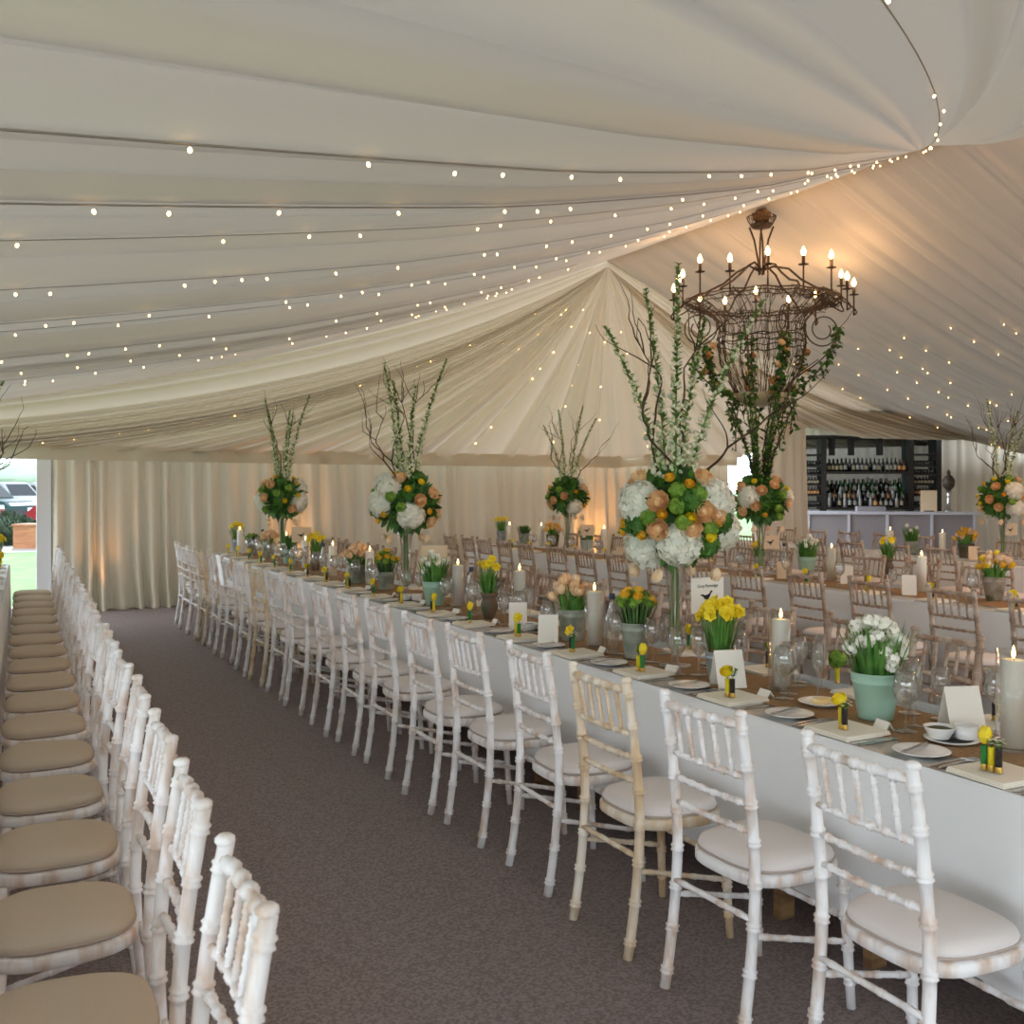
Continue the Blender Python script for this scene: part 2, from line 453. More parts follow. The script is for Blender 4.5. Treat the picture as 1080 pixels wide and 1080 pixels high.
# ================================================================== CHAIRS
def ringed(path, r0, rings, n=8, taper=None, rr=1.36, w=.008):
    """a turned bamboo-style rod along path; rings at fractions of its length"""
    P = [Vector(p) for p in path]; L = [0]
    for a, b in zip(P, P[1:]): L.append(L[-1]+(b-a).length)
    T = L[-1]
    def pt(s):
        for i in range(len(P)-1):
            if s <= L[i+1]+1e-9: return P[i].lerp(P[i+1], (s-L[i])/(L[i+1]-L[i]))
        return P[-1]
    ss = set(L)
    for q in rings:
        for d in (-1.6*w, -w, -.25*w, .25*w, w, 1.6*w): ss.add(min(T, max(0, q*T+d)))
    ss = sorted(ss); R = []
    for s in ss:
        k = r0 if taper is None else r0*(taper[0]+(taper[1]-taper[0])*s/T)
        for q in rings:
            e = abs(s-q*T)
            if e < .5*w: k *= 1.12
            elif e < 1.3*w: k *= rr
        R.append(k)
    return [pt(s) for s in ss], R
def rod(path, r0, rings, n=8, taper=None, rr=1.36, w=.008):
    p, r = ringed(path, r0, rings, n, taper, rr, w); return M().tube(p, r, n)
def bez(a, b, c, n=8):
    a, b, c = Vector(a), Vector(b), Vector(c)
    return [a*(1-t)**2+b*2*t*(1-t)+c*t*t for t in (i/n for i in range(n+1))]
REARX, FRONTX = .178, .195
def post_path(sx):
    pts = []
    for i in range(15):
        z = .925*i/14
        y = -.178-.052*((abs(z-.45)/.46)**1.7)
        pts.append((sx*(REARX-.004*(z/.9)), y, z))
    return pts
def seat_outline(w0, w1, y0, y1, n=10, e=0):
    pts = []
    for i in range(n*4):
        a = 2*pi*i/(n*4); cx, cy = cos(a), sin(a)
        ex = .62
        x = abs(cx)**ex*(1 if cx > 0 else -1); y = abs(cy)**(ex*1.05)*(1 if cy > 0 else -1)
        ww = w0+(w1-w0)*(y+1)/2
        pts.append(((ww+e)*x, (y0+y1)/2+((y1-y0)/2+e)*y))
    return pts
def stack(rows, closed_top=True):
    n = len(rows[0][0]); m = M(); vs = [(p[0], p[1], z) for pts, z in rows for p in pts]
    fs = [(j*n+i, j*n+(i+1) % n, (j+1)*n+(i+1) % n, (j+1)*n+i) for j in range(len(rows)-1) for i in range(n)]
    fs.append(tuple(range(n))[::-1]); fs.append(tuple((len(rows)-1)*n+i for i in range(n)))
    return m.add(vs, fs)
def chair_parts(wood, pad):
    ps = []
    for sx in (-1, 1):
        m = rod(post_path(sx), .0165, [.06, .2, .34, .47, .6, .72, .84, .955], 9, (1.05, .95))
        m.lathe([(.014, 0), (.019, .006), (.019, .014), (.012, .02), (.001, .021)], 9, (sx*(REARX-.004), -.2305, .922))
        ps.append(('back_leg', m.mesh('back_leg', wood)))
    for sx in (-1, 1):
        m = rod([(sx*FRONTX*.95, .165, .41), (sx*FRONTX, .175, .2), (sx*FRONTX*1.03, .185, 0)], .0155, [.12, .32, .55, .8], 9, (1.1, .9))
        ps.append(('front_leg', m.mesh('front_leg', wood)))
    def yb(z): return -.178-.052*((abs(z-.45)/.46)**1.7)
    def rail(z, r, rings, bow=.012):
        y = yb(z); return rod(bez((-REARX, y, z), (0, y-bow*2, z), (REARX, y, z), 8), r, rings, 7, None, 1.45, .006)
    ps.append(('top_rail', rail(.897, .0125, [.16, .33, .5, .67, .84]).mesh('top_rail', wood)))
    for z in (.745, .665, .585): ps.append(('back_rail', rail(z, .0088, [.14, .28, .42, .58, .72, .86]).mesh('back_rail', wood)))
    for k in range(5):
        x = (k-2)*.0575; f = 1-(x/REARX)**2
        ps.append(('spindle', rod([(x, yb(.745)-.012*f, .745), (x, yb(.897)-.012*f, .893)], .0072, [.2, .42, .64, .84], 7, None, 1.35, .006).mesh('spindle', wood)))
    o = seat_outline(.186, .205, -.165, .205)
    oi = seat_outline(.186, .205, -.165, .205, e=-.006)
    ps.append(('seat_frame', stack([(oi, .404), (o, .409), (o, .434), (oi, .441)]).mesh('seat_frame', wood)))
    rows = []
    for (e, z) in ((-.016, .441), (-.010, .447), (-.008, .458), (-.014, .472), (-.035, .483), (-.075, .489), (-.13, .491)):
        rows.append((seat_outline(.186, .205, -.165, .205, e=e), z))
    pip = M().tube([(p[0], p[1], .449) for p in seat_outline(.186, .205, -.165, .205, e=-.009)], .0042, 5, closed=True)
    ps.append(('seat_cushion', stack(rows).mesh('seat_cushion', pad), (0, 0, 0), (0, 0, 0), [('piping', pip.mesh('piping', 'piping'))]))
    st = [((-REARX, -.19, .335), (REARX, -.19, .335)), ((-FRONTX, .177, .27), (FRONTX, .177, .27)),
          ((-REARX, -.196, .29), (-FRONTX, .178, .20)), ((REARX, -.196, .29), (FRONTX, .178, .20))]
    for a, b in st: ps.append(('stretcher', rod([a, b], .0092, [.15, .38, .62, .85], 7, None, 1.25, .007).mesh('stretcher', wood)))
    return ps
CH_A = chair_parts('limewash', 'seat_pad'); CH_W = chair_parts('limewash_warm', 'seat_pad')
CH_T = chair_parts('limewash', 'seat_pad_darker'); CH_B = chair_parts('limewash_dim', 'seat_pad')
def chair(x, y, rz, label, group, kind, sc=1.0):
    return spawn('chiavari_chair', label, 'chair', (x, y, 0), rz, kind, group)
cr = random.Random(9)
# aisle side of the front table (faces +X)
LP2 = [2.03, 2.65, 3.21, 3.78, 4.39, 4.9, 5.55, 6.09, 6.6, 7.27, 7.8, 8.36, 8.86, 9.5, 10.12, 10.68, 11.17, 11.64, 12.1]
Y2 = [y-.17 for y in LP2]
for i, y in enumerate(Y2):
    kind = CH_W if i in (2, 11, 15) else CH_A
    hue = 'honey toned limewashed' if kind is CH_W else 'white limewashed'
    chair(2.155+cr.uniform(-.015, .015), y, -pi/2+cr.uniform(-.05, .05), f'{hue} chiavari chair, {ORD[i]} from camera, front table aisle side', 'chairs along the aisle side of the front table', kind)
# far side of the front table (faces -X)
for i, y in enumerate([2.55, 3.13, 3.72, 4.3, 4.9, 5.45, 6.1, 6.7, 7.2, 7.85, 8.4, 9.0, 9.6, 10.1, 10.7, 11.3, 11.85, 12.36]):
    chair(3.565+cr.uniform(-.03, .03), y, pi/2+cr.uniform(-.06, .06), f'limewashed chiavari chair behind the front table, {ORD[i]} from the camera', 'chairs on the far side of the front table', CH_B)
# left table (its chairs face -X, backs to the aisle)
TA = RAD(-1.8)
def t1(x, y): return (x+.031*y, y)
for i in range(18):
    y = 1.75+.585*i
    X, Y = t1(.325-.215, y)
    chair(X+cr.uniform(-.006, .006), Y, pi/2+TA+cr.uniform(-.04, .04), f'limewashed chair with darker seat pad, {ORD[i]} from camera, beside the aisle', 'chairs with darker seats along the aisle', CH_T)
# second table
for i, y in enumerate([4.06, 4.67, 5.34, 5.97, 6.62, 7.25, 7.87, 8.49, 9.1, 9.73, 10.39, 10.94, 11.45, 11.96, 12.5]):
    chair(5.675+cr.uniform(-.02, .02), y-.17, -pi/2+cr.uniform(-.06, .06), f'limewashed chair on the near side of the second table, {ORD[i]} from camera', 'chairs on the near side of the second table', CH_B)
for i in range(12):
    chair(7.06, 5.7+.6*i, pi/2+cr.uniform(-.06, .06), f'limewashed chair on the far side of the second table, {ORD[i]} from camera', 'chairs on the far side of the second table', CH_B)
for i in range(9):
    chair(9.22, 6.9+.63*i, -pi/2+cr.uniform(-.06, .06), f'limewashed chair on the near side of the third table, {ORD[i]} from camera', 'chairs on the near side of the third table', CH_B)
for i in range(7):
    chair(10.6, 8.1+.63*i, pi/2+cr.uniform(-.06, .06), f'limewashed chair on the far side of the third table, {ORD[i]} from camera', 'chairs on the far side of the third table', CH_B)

# ================================================================== TABLES
def cloth(x0, x1, y0, y1, hem, seed, amp=1):
    """a cloth over a long table, its skirts hanging in shallow waves"""
    r = random.Random(seed); peri = []
    n1 = int((y1-y0)/.06); n2 = 12
    for i in range(n1): peri.append((x0, y0+(y1-y0)*i/n1, -1, 0))
    for i in range(n2): peri.append((x0+(x1-x0)*i/n2, y1, 0, 1))
    for i in range(n1): peri.append((x1, y1-(y1-y0)*i/n1, 1, 0))
    for i in range(n2): peri.append((x1-(x1-x0)*i/n2, y0, 0, -1))
    n = len(peri); zs = [.742, .738, .72, .62, .5, .38, hem]; vs = []
    ph = [r.uniform(0, 6) for _ in range(4)]
    for k, z in enumerate(zs):
        d = (.742-z)/(.742-hem)
        for i, (x, y, nx, ny) in enumerate(peri):
            q = x+y*1.0
            wv = (.030*sin(q*9+ph[0])+.014*sin(q*21+ph[1])+.01*sin(q*4+ph[2]))*d**.8*amp
            o = [0, .006, .010][k] if k < 3 else .012+.012*d
            vs.append((x+nx*(o+max(-.008, wv)), y+ny*(o+max(-.008, wv)), z+(.004*sin(q*7)*d if k == len(zs)-1 else 0)))
    fs = [(k*n+i, (k+1)*n+i, (k+1)*n+(i+1) % n, k*n+(i+1) % n) for k in range(len(zs)-1) for i in range(n)]
    fs.append(tuple(range(n))[::-1])
    return M().add(vs, fs)
top_m = M().box((0, 0, .722), (.72, 1.78, .026))
def trestle_leg(y):
    m = M()
    for sx in (-1, 1): m.box((sx*.26, y, .355), (.07, .035, .71))
    m.box((0, y, .12), (.56, .03, .07)); m.box((0, y, .66), (.56, .03, .08))
    return m
TP = [('tabletop', top_m.mesh('tabletop', 'timber', False)), ('leg', trestle_leg(-.7).mesh('leg', 'timber', False)), ('leg', trestle_leg(.7).mesh('leg', 'timber', False))]
for i in range(3):
    spawn('trestle_table', f'timber trestle table under the front white cloth, {ORD[i]} from the camera', 'table', (2.87, 1.75+1.83*i, 0), 0, TP, 'trestle tables under the front cloth')
single('tablecloth', cloth(2.5, 3.24, .8, 12.85, .2, 1).mesh('tablecloth', 'cloth'), 'long white tablecloth over the front dining table', 'tablecloth')
single('tablecloth', cloth(6.0, 6.74, 2.6, 12.95, .012, 2).mesh('tablecloth', 'cloth'), 'long white tablecloth over the second dining table', 'tablecloth')
single('tablecloth', cloth(9.55, 10.29, 5.5, 12.6, .012, 3).mesh('tablecloth', 'cloth'), 'long tablecloth over the third table, nearest the bar', 'tablecloth')
single('tablecloth', cloth(-.88, -.14, 1.0, 12.1, .012, 4, .15).mesh('tablecloth', 'cloth'), 'long tablecloth over the table beside the doorway', 'tablecloth', (0, 0, 0), TA)
def runner(L, w=.42):
    r = random.Random(3); n = int(L/.1); vs = []
    for i in range(n+1):
        y = L*i/n-L/2
        for k in range(7):
            vs.append((w*(k/6-.5)+(r.uniform(-.006, .006) if k in (0, 6) else 0), y, .003+.0015*sin(y*3+k)))
    fs = [(i*7+k, i*7+k+1, (i+1)*7+k+1, (i+1)*7+k) for i in range(n) for k in range(6)]
    return M().add(vs, fs)
single('table_runner', runner(11.6).mesh('table_runner', 'burlap'), 'brown hessian runner along the middle of the front table', 'table runner', (2.875, 6.9, .7425))
single('table_runner', runner(9.8).mesh('table_runner', 'burlap'), 'brown hessian runner along the middle of the second table', 'table runner', (6.37, 7.85, .7425))
TZ = .742

# ================================================================== TABLEWARE MESHES
def napkin_m():
    m = M()
    for k, (w, z) in enumerate(((.2, 0), (.197, .005), (.194, .010))):
        n = 8; vs = []
        for zz in (z, z+.0045):
            for i in range(n+1):
                for j in range(n+1):
                    x, y = w*(i/n-.5), w*(j/n-.5)
                    vs.append((x, y, zz))
        N2 = (n+1)*(n+1); fs = []
        for i in range(n):
            for j in range(n):
                a = i*(n+1)+j; fs += [(a+N2, a+n+1+N2, a+n+2+N2, a+1+N2), (a, a+1, a+n+2, a+n+1)]
        b = [(i, 0) for i in range(n)]+[(n, j) for j in range(n)]+[(i, n) for i in range(n, 0, -1)]+[(0, j) for j in range(n, 0, -1)]
        I = [p[0]*(n+1)+p[1] for p in b]
        fs += [(I[q], I[(q+1) % len(I)], I[(q+1) % len(I)]+N2, I[q]+N2) for q in range(len(I))]
        m.add(vs, fs)
    return m
NAP = sharp(napkin_m().mesh('napkin', 'napkin'))
PLATE = M().lathe([(.001, 0), (.05, 0), (.055, .003), (.085, .013), (.088, .0145), (.084, .016), (.056, .007), (.048, .005), (.001, .005)], 28).mesh('side_plate', 'china')
def flat(outline, th, lift=None):
    n = len(outline); vs = [(x, y, (lift(y) if lift else 0)+k) for k in (0, th) for x, y in outline]
    fs = [tuple(range(n))[::-1], tuple(range(n, 2*n))]+[(i, (i+1) % n, n+(i+1) % n, n+i) for i in range(n)]
    return M().add(vs, fs)
def knife_m(L=.21):
    o = [(-.006, 0), (-.008, .03), (-.0065, L*.42), (-.008, L*.45), (-.0095, L*.8), (-.004, L), (.001, L*.98), (.006, L*.8), (.0065, L*.45), (.0065, L*.42), (.008, .03), (.006, 0)]
    return flat(o, .003)
def fork_m(L=.19):
    m = flat([(-.006, 0), (-.0075, .03), (-.003, L*.6), (-.011, L*.7), (-.012, L*.76), (.012, L*.76), (.011, L*.7), (.003, L*.6), (.0075, .03), (.006, 0)], .003, lambda y: .003+.006*sin(pi*y/L))
    for k in range(4): m.box((-.0098+k*.0065, L*.88, .006), (.0034, L*.24, .0025))
    return m
KNIFE = knife_m().mesh('knife', 'steel', False); FORK = fork_m().mesh('fork', 'steel', False); BKNIFE = knife_m(.17).mesh('butter_knife', 'steel', False)
pc = M(); pc.add([(-.035, -.018, 0), (.035, -.018, 0), (.035, 0, .03), (-.035, 0, .03), (-.035, .018, 0), (.035, .018, 0), (-.035, -.0165, 0), (.035, -.0165, 0), (.035, 0, .0275), (-.035, 0, .0275), (-.035, .0165, 0), (.035, .0165, 0)],
       [(0, 1, 2, 3), (3, 2, 5, 4), (7, 6, 9, 8), (8, 9, 10, 11), (0, 6, 7, 1), (4, 5, 11, 10), (0, 3, 9, 6), (3, 4, 10, 9), (1, 7, 8, 2), (2, 8, 11, 5)])
CARD = pc.mesh('place_card', 'card', False)
def wineglass(h, r, stem, bowl=1.0):
    b = h-stem
    return [('foot', M().lathe([(.001, 0), (r*.92, .001), (r*.92, .0025), (r*.3, .005), (.004, .012), (.0035, stem*.6), (.005, stem-.002)], 18, caps=False).mesh('foot', 'glass')),
            ('bowl', M().lathe([(.004, stem-.004), (r*.55, stem+b*.08), (r*.9, stem+b*.25), (r, stem+b*.42), (r*.94, stem+b*.7), (r*.76, h), (r*.74, h), (r*.92, stem+b*.7), (r*.97, stem+b*.42), (r*.86, stem+b*.27), (.002, stem+.003)], 20, caps=False).mesh('bowl', 'glass'))]
G_RED = wineglass(.205, .042, .085); G_WHITE = wineglass(.185, .035, .08); G_FLUTE = wineglass(.22, .026, .09)
# cartridge bud vases
def cart(col):
    c = M().lathe([(.0102, .012), (.0102, .066), (.0108, .069), (.0092, .07), (.0088, .05), (.001, .05)], 12)
    b = M().lathe([(.001, 0), (.0118, 0), (.0118, .0018), (.0107, .003), (.0107, .016), (.0102, .017)], 12)
    return c.mesh('cartridge', col), b.mesh('brass_base', 'brass')
CART = {k: cart('shell_'+k) for k in ('green', 'yellow', 'black')}
# ------------------------------------------------------------------ flowers
def petal(m, d, up, L, w, cup, mi=0, base=(0, 0, 0)):
    b = Vector(base); d = Vector(d).normalized(); up = Vector(up); up = (up-d*up.dot(d)).normalized(); side = d.cross(up)
    vs = []; fs = []
    for i in range(4):
        t = i/3; ww = w*(.35, .95, 1, .25)[i]; p = b+d*(L*t)+up*(cup*L*t*t)
        vs += [p-side*ww+up*ww*.25, p, p+side*ww+up*ww*.25]
    for i in range(3):
        a = i*3; fs += [(a, a+1, a+4, a+3), (a+1, a+2, a+5, a+4)]
    m.add(vs, fs, mi)
def daffodil_m(r=.03):
    m = M()
    for k in range(6):
        a = k*pi/3; petal(m, (cos(a), sin(a), .15), (0, 0, 1), r, r*.42, .1, 0)
    m.lathe([(r*.16, 0), (r*.26, r*.15), (r*.3, r*.45), (r*.42, r*.62), (r*.38, r*.58), (r*.24, r*.3), (.001, r*.1)], 10, m=1, caps=False)
    return m
def tulip_m(L=.05, r=.02, open_=0):
    m = M()
    for k in range(6):
        a = k*pi/3+.2; rr = r*(1 if k % 2 else .93); c, s_ = cos(a), sin(a)
        vs = []; fs = []
        for i in range(6):
            t = i/5; q = rr*(sin(pi*min(1, t*.78+.06))**.7)*(1+open_*t); z = L*t; wd = rr*.62*(sin(pi*min(.93, .12+t*.85))**.7)
            for e in (-1, 0, 1):
                vs.append((c*q*(1 if e == 0 else .9)-s_*wd*e, s_*q*(1 if e == 0 else .9)+c*wd*e, z))
        for i in range(5):
            b = i*3; fs += [(b, b+1, b+4, b+3), (b+1, b+2, b+5, b+4)]
        m.add(vs, fs)
    m.ball((0, 0, r*.35), r*.5, 8)
    return m
def fib(n, rz=0):
    return [Vector((sqrt(max(0, 1-(1-2*(i+.5)/n)**2))*cos(i*2.39996+rz), sqrt(max(0, 1-(1-2*(i+.5)/n)**2))*sin(i*2.39996+rz), 1-2*(i+.5)/n)) for i in range(n)]
def floret_ball(r, n, fr, pet=4, sd=0, lump=.12, sz=.85, core=.84):
    rr = random.Random(sd); m = M().ball((0, 0, 0), r*core, 14, 0, sz)
    for d in fib(n, sd):
        c = Vector((d.x, d.y, d.z*sz))*(r*(1-lump*rr.random())); d = (d+Vector((rr.uniform(-.5, .5), rr.uniform(-.5, .5), rr.uniform(-.5, .5)))).normalized()
        t = d.orthogonal().normalized(); b = d.cross(t); o = rr.uniform(0, 6)
        for k in range(pet):
            a = o+2*pi*k/pet; q = t*cos(a)+b*sin(a); e = t*cos(a+pi/2)+b*sin(a+pi/2)
            m.add([c, c+q*fr*.55-e*fr*.42+d*fr*.12, c+q*fr+d*fr*.05, c+q*fr*.55+e*fr*.42+d*fr*.12], [(0, 1, 2, 3)])
    return m
def rose_m(r, n=(5, 7, 8), op=.0):
    m = M().ball((0, 0, r*.1), r*.55, 10)
    for lay, k in enumerate(n):
        R = r*(.45+.24*lay); hgt = r*(.95-.18*lay)
        for i in range(k):
            a = 2*pi*i/k+lay*.5; c, s_ = cos(a), sin(a); w = R*pi/k*1.35; vs = []; fs = []
            for j in range(5):
                t = j/4; q = R*(.35+.75*sin(pi*.5*min(1, t*1.15)))*(1+op*t*t); z = -r*.5+(hgt+r*.5)*t
                ww = w*(.5, .9, 1.05, .95, .5)[j]
                for e in (-1, 0, 1): vs.append((c*q*(1 if e == 0 else .93)-s_*ww*e, s_*q*(1 if e == 0 else .93)+c*ww*e, z))
            for j in range(4):
                b = j*3; fs += [(b, b+1, b+4, b+3), (b+1, b+2, b+5, b+4)]
            m.add(vs, fs)
    return m
DAFF = daffodil_m().mesh('daffodil_bloom', ['yellow', 'yellow']); DAFF_B = daffodil_m(.036).mesh('daffodil_bloom', ['yellow', 'gold'])
TUL_Y = tulip_m(.05, .019).mesh('tulip_bloom', 'yellow'); TUL_P = tulip_m(.055, .021, .12).mesh('tulip_bloom', 'peach'); TUL_B = tulip_m(.06, .024, .1).mesh('tulip_bloom', 'blush'); TUL_G = tulip_m(.052, .02).mesh('tulip_bloom', 'gold')
HYD = [floret_ball(.105, 420, .018, 4, k, .2).mesh('hydrangea_head', 'hydrangea') for k in range(3)]
GUEL = floret_ball(.036, 60, .012, 5, 4, .1, 1).mesh('guelder_rose', 'leaf_lime')
MOSS = floret_ball(.06, 150, .02, 3, 6, .2, 1).mesh('green_foliage_head', 'leaf')
RAN = rose_m(.024).mesh('ranunculus_bloom', 'gold'); RAN_Y = rose_m(.027, (5, 7, 9)).mesh('ranunculus_bloom', 'yellow')
PEO = rose_m(.045, (5, 7, 9), .15).mesh('peony_tulip_bloom', 'peach'); PEO_S = rose_m(.03, (5, 7), .1).mesh('peony_tulip_bloom', 'peach')
STARS = floret_ball(.022, 15, .0135, 6, 9, .35, 1, .35).mesh('paperwhite_cluster', 'hydrangea')
BUDY = M().ball((0, 0, 0), .012, 8, 0, 1.3).mesh('green_bud', 'leaf_lime')
def sprig_m(h, sd, mats_n=2, n=10, lw=.009):
    r = random.Random(sd); m = M()
    for q in range(3):
        a = r.uniform(0, 6.3); sp = r.uniform(.1, .35)
        p = bez((0, 0, 0), (cos(a)*h*sp*.3, sin(a)*h*sp*.3, h*.6), (cos(a)*h*sp, sin(a)*h*sp, h*r.uniform(.7, 1)), 5)
        m.tube(p, .0011, 4, 0)
        for k in range(n):
            t = .3+.7*k/n; b = Vector(p[min(5, int(t*5))]).lerp(Vector(p[min(5, int(t*5)+1)]), t*5 % 1); aa = r.uniform(0, 6.3)
            m.leaf(b, (cos(aa), sin(aa), .7), (0, 0, 1), lw*1.9, lw*.45, .2, 0, 2)
    return m
SPRIG = [sprig_m(.06, k).mesh('green_sprig', 'leaf') for k in range(3)]
def white_sprig(sd):
    r = random.Random(sd); m = sprig_m(.035, sd, n=5)
    for k in range(12):
        a = r.uniform(0, 6.3); q = r.uniform(.004, .024); c = Vector((cos(a)*q, sin(a)*q, r.uniform(.018, .042)))
        for j in range(5):
            b = 2*pi*j/5; petal(m, (cos(b), sin(b), .3), (0, 0, 1), .0065, .0028, .05, 1, c)
    return m
WSPRIG = white_sprig(2).mesh('white_sprig', ['leaf', 'hydrangea'])
STEM_S = M().tube([(0, 0, 0), (0.002, 0, .04)], .0016, 5).mesh('stem', 'stem')
def bud_vase(x, y, z, combo, fl, label, group, rz):
    parts = []; n = len(combo)
    for k, c in enumerate(combo):
        q = (k-(n-1)/2)*.0225
        parts.append(('cartridge', CART[c][0], (0, q, 0), (0, 0, 0), [('brass_base', CART[c][1])], f'{c} cartridge'))
        f = fl[k % len(fl)]
        if f == 'tulip': parts.append(('tulip_bloom', TUL_Y, (0, q, .075), (.08, .05, 0)))
        elif f == 'daffodil': parts.append(('daffodil_bloom', DAFF, (-.005, q, .102), (0, -1.1, .4), [])); parts.append(('stem', STEM_S, (0, q, .062)))
        elif f == 'white': parts.append(('white_sprig', WSPRIG, (0, q, .06)))
        elif f == 'ran': parts.append(('ranunculus_bloom', RAN_Y, (-.004, q, .092), (0, -.5, 0), [])); parts.append(('stem', STEM_S, (0, q, .055)))
        elif f == 'guelder': parts.append(('guelder_rose', GUEL, (0, q, .10))); parts.append(('stem', STEM_S, (0, q, .06)))
        else: parts.append(('green_sprig', SPRIG[k % 3], (0, q, .06)))
    return spawn('cartridge_bud_vase', label, 'bud vase', (x, y, z), rz, parts, group)

tr = random.Random(21)
OBS = []      # what stands in the middle of the tables (x, y, radius)
GLASSES = []  # set out last, wherever there is room
COMBO = [(('black', 'yellow', 'green'), ('white', 'white', 'tulip')), (('black', 'yellow'), ('white', 'daffodil')), (('black', 'yellow'), ('sprig', 'ran')),
         (('green', 'yellow'), ('tulip', 'sprig')), (('green', 'black'), ('white', 'daffodil')), (('green', 'yellow'), ('daffodil', 'white')), (('green',), ('tulip',)),
         (('yellow', 'black'), ('tulip', 'sprig')), (('yellow', 'black'), ('ran', 'sprig')), (('green', 'black'), ('daffodil', 'sprig'))]
WORDS = {'white': 'white sprigs', 'tulip': 'yellow tulip', 'daffodil': 'yellow daffodil', 'ran': 'yellow ranunculus', 'sprig': 'green sprig', 'guelder': 'lime bloom'}
def setting(xe, y, sgn, i, where, full=True, glasses=3, bud=None, only=None):
    """one diner's place; sgn +1 = the diner faces +X"""
    o = ORD[i]; px = lambda d: xe+sgn*d
    rz = 0 if sgn > 0 else pi
    single('napkin', NAP, f'folded cream napkin, {o} place from camera, {where}', 'napkin', (px(.125), y, TZ+.001), rz+tr.uniform(-.08, .08), f'napkins {where}')
    c, f = bud or COMBO[i % len(COMBO)]
    bud_vase(px(.10 if glasses else .075), y+tr.uniform(-.015, .015), TZ+.0175, c, f, f'{"-".join(c)} cartridge bud vase with {WORDS[f[-1]]} at {o} place from camera, {where}', f'bud vases {where}', rz+tr.uniform(-.3, .3))
    if full:
        L = sgn
        for k, q in enumerate((.13, .155)): single('fork', FORK, f'{("inner", "outer")[k]} silver fork at {o} place from camera, {where}', 'fork', (px(.03), y+L*q, TZ), rz-pi/2+tr.uniform(-.06, .06), f'forks {where}')
        for k, q in enumerate((-.125, -.15)): single('knife', KNIFE, f'{("inner", "outer")[k]} silver knife at {o} place from camera, {where}', 'knife', (px(.025), y+L*q, TZ), rz-pi/2+tr.uniform(-.06, .06), f'knives {where}')
        single('side_plate', PLATE, f'white side plate at {o} place from camera, {where}', 'plate', (px(.12), y+L*.272, TZ+.001), 0, f'side plates {where}')
        single('butter_knife', BKNIFE, f'butter knife across the side plate at {o} place from camera, {where}', 'knife', (px(.035), y+L*.27, TZ+.0175), rz-pi/2+.25, f'butter knives {where}')
    if full or glasses > 2:
        single('place_card', CARD, f'small tented place card at {o} place from camera, {where}', 'place card', (px(.255), y-sgn*.04, TZ+.0065), rz-pi/2+tr.uniform(-.3, .3), f'place cards {where}')
    gl = [(G_RED, 'large wine glass', .30, -.175), (G_WHITE, 'white wine glass', .335, -.095), (G_FLUTE, 'champagne flute', .385, -.14)][:glasses]
    for G, w, dx, dy in gl:
        GLASSES.append((px(dx), y+sgn*dy, 'wine_glass' if 'flute' not in w else 'champagne_flute', f'{w} at {o} place from camera, {where}', G, f'{w}s {where}'))
W2 = 'front table aisle side'
BUD2 = {0: COMBO[0], 1: (('black', 'yellow'), ('white', 'ran')), 2: COMBO[2], 3: COMBO[3], 4: COMBO[4], 5: (('green', 'yellow'), ('daffodil', 'tulip')), 6: (('green',), ('tulip',)), 7: COMBO[7]}
Y2N = [1.986, 2.574, 3.17, 3.78, 4.36, 4.95, 5.56, 6.13, 6.7, 7.27, 7.85, 8.44, 9.02, 9.6, 10.18, 10.76, 11.3, 11.85, 12.35]
for i, y in enumerate(Y2N): setting(2.485, y, 1, i, W2, True, 3, BUD2.get(i))
W2F = 'front table inner side'
for i, y in enumerate([2.4, 2.98, 3.57, 4.15, 4.75, 5.33, 5.92, 6.5, 7.1, 7.7]):
    setting(3.255, y, -1, i, W2F, False, 2, (('green', 'black'), ('sprig', 'guelder')) if i == 1 else None)
W3 = 'second table front side'
for i, y in enumerate([3.9, 4.5, 5.17, 5.8, 6.45, 7.08, 7.7, 8.3, 8.93, 9.55, 10.2, 10.8, 11.3, 11.8]):
    setting(5.985, y, 1, i, W3, False, 2)
W1 = 'table beside the doorway'
for i in range(8):
    X, Y = t1(-.14+.006, 7.3+.6*i)
    setting(X, Y, -1, i, W1, False, 0, (('yellow', 'black'), ('sprig', 'daffodil' if i % 2 else 'ran')))

# ------------------------------------------------------------------ candles, cards, bottles, dishes
def candle_parts(h, r):
    w = M().lathe([(.001, 0), (r, 0), (r, h-.008), (r*.96, h-.001), (r*.8, h+.001), (r*.3, h-.004), (.001, h-.005)], 22)
    return [('wax_body', w.mesh('wax_body', 'wax')), ('wick', M().tube([(0, 0, h-.008), (.001, 0, h+.008)], .0016, 5).mesh('wick', 'wick')),
            ('flame', M().lathe([(.0008, h+.004), (.0055, h+.012), (.0065, h+.019), (.004, h+.032), (.0006, h+.045)], 10).mesh('flame', 'flame'))]
C_BIG = candle_parts(.275, .0375)
def hurr(h, r): return M().lathe([(.001, 0), (r, 0), (r, h), (r-.003, h), (r-.003, .012), (.001, .012)], 26, caps=False).mesh('hurricane_glass', 'hurricane')
H_BIG = hurr(.315, .053)
def candle(u, v, where, glass=True, sc=1):
    x, y = at_z(u, v, TZ) if v else at_x(u, 9.92)
    OBS.append((x, y, .055 if glass else .04))
    if glass: single('hurricane_glass', H_BIG, f'clear glass cylinder around the pillar candle {where}', 'candle holder', (x, y, TZ+.0065), 0, 'glass cylinders round the candles')
    spawn('pillar_candle', f'lit ivory pillar candle {where}', 'candle', (x, y, TZ+(.0165 if glass else .004)), 0, C_BIG, 'lit pillar candles')
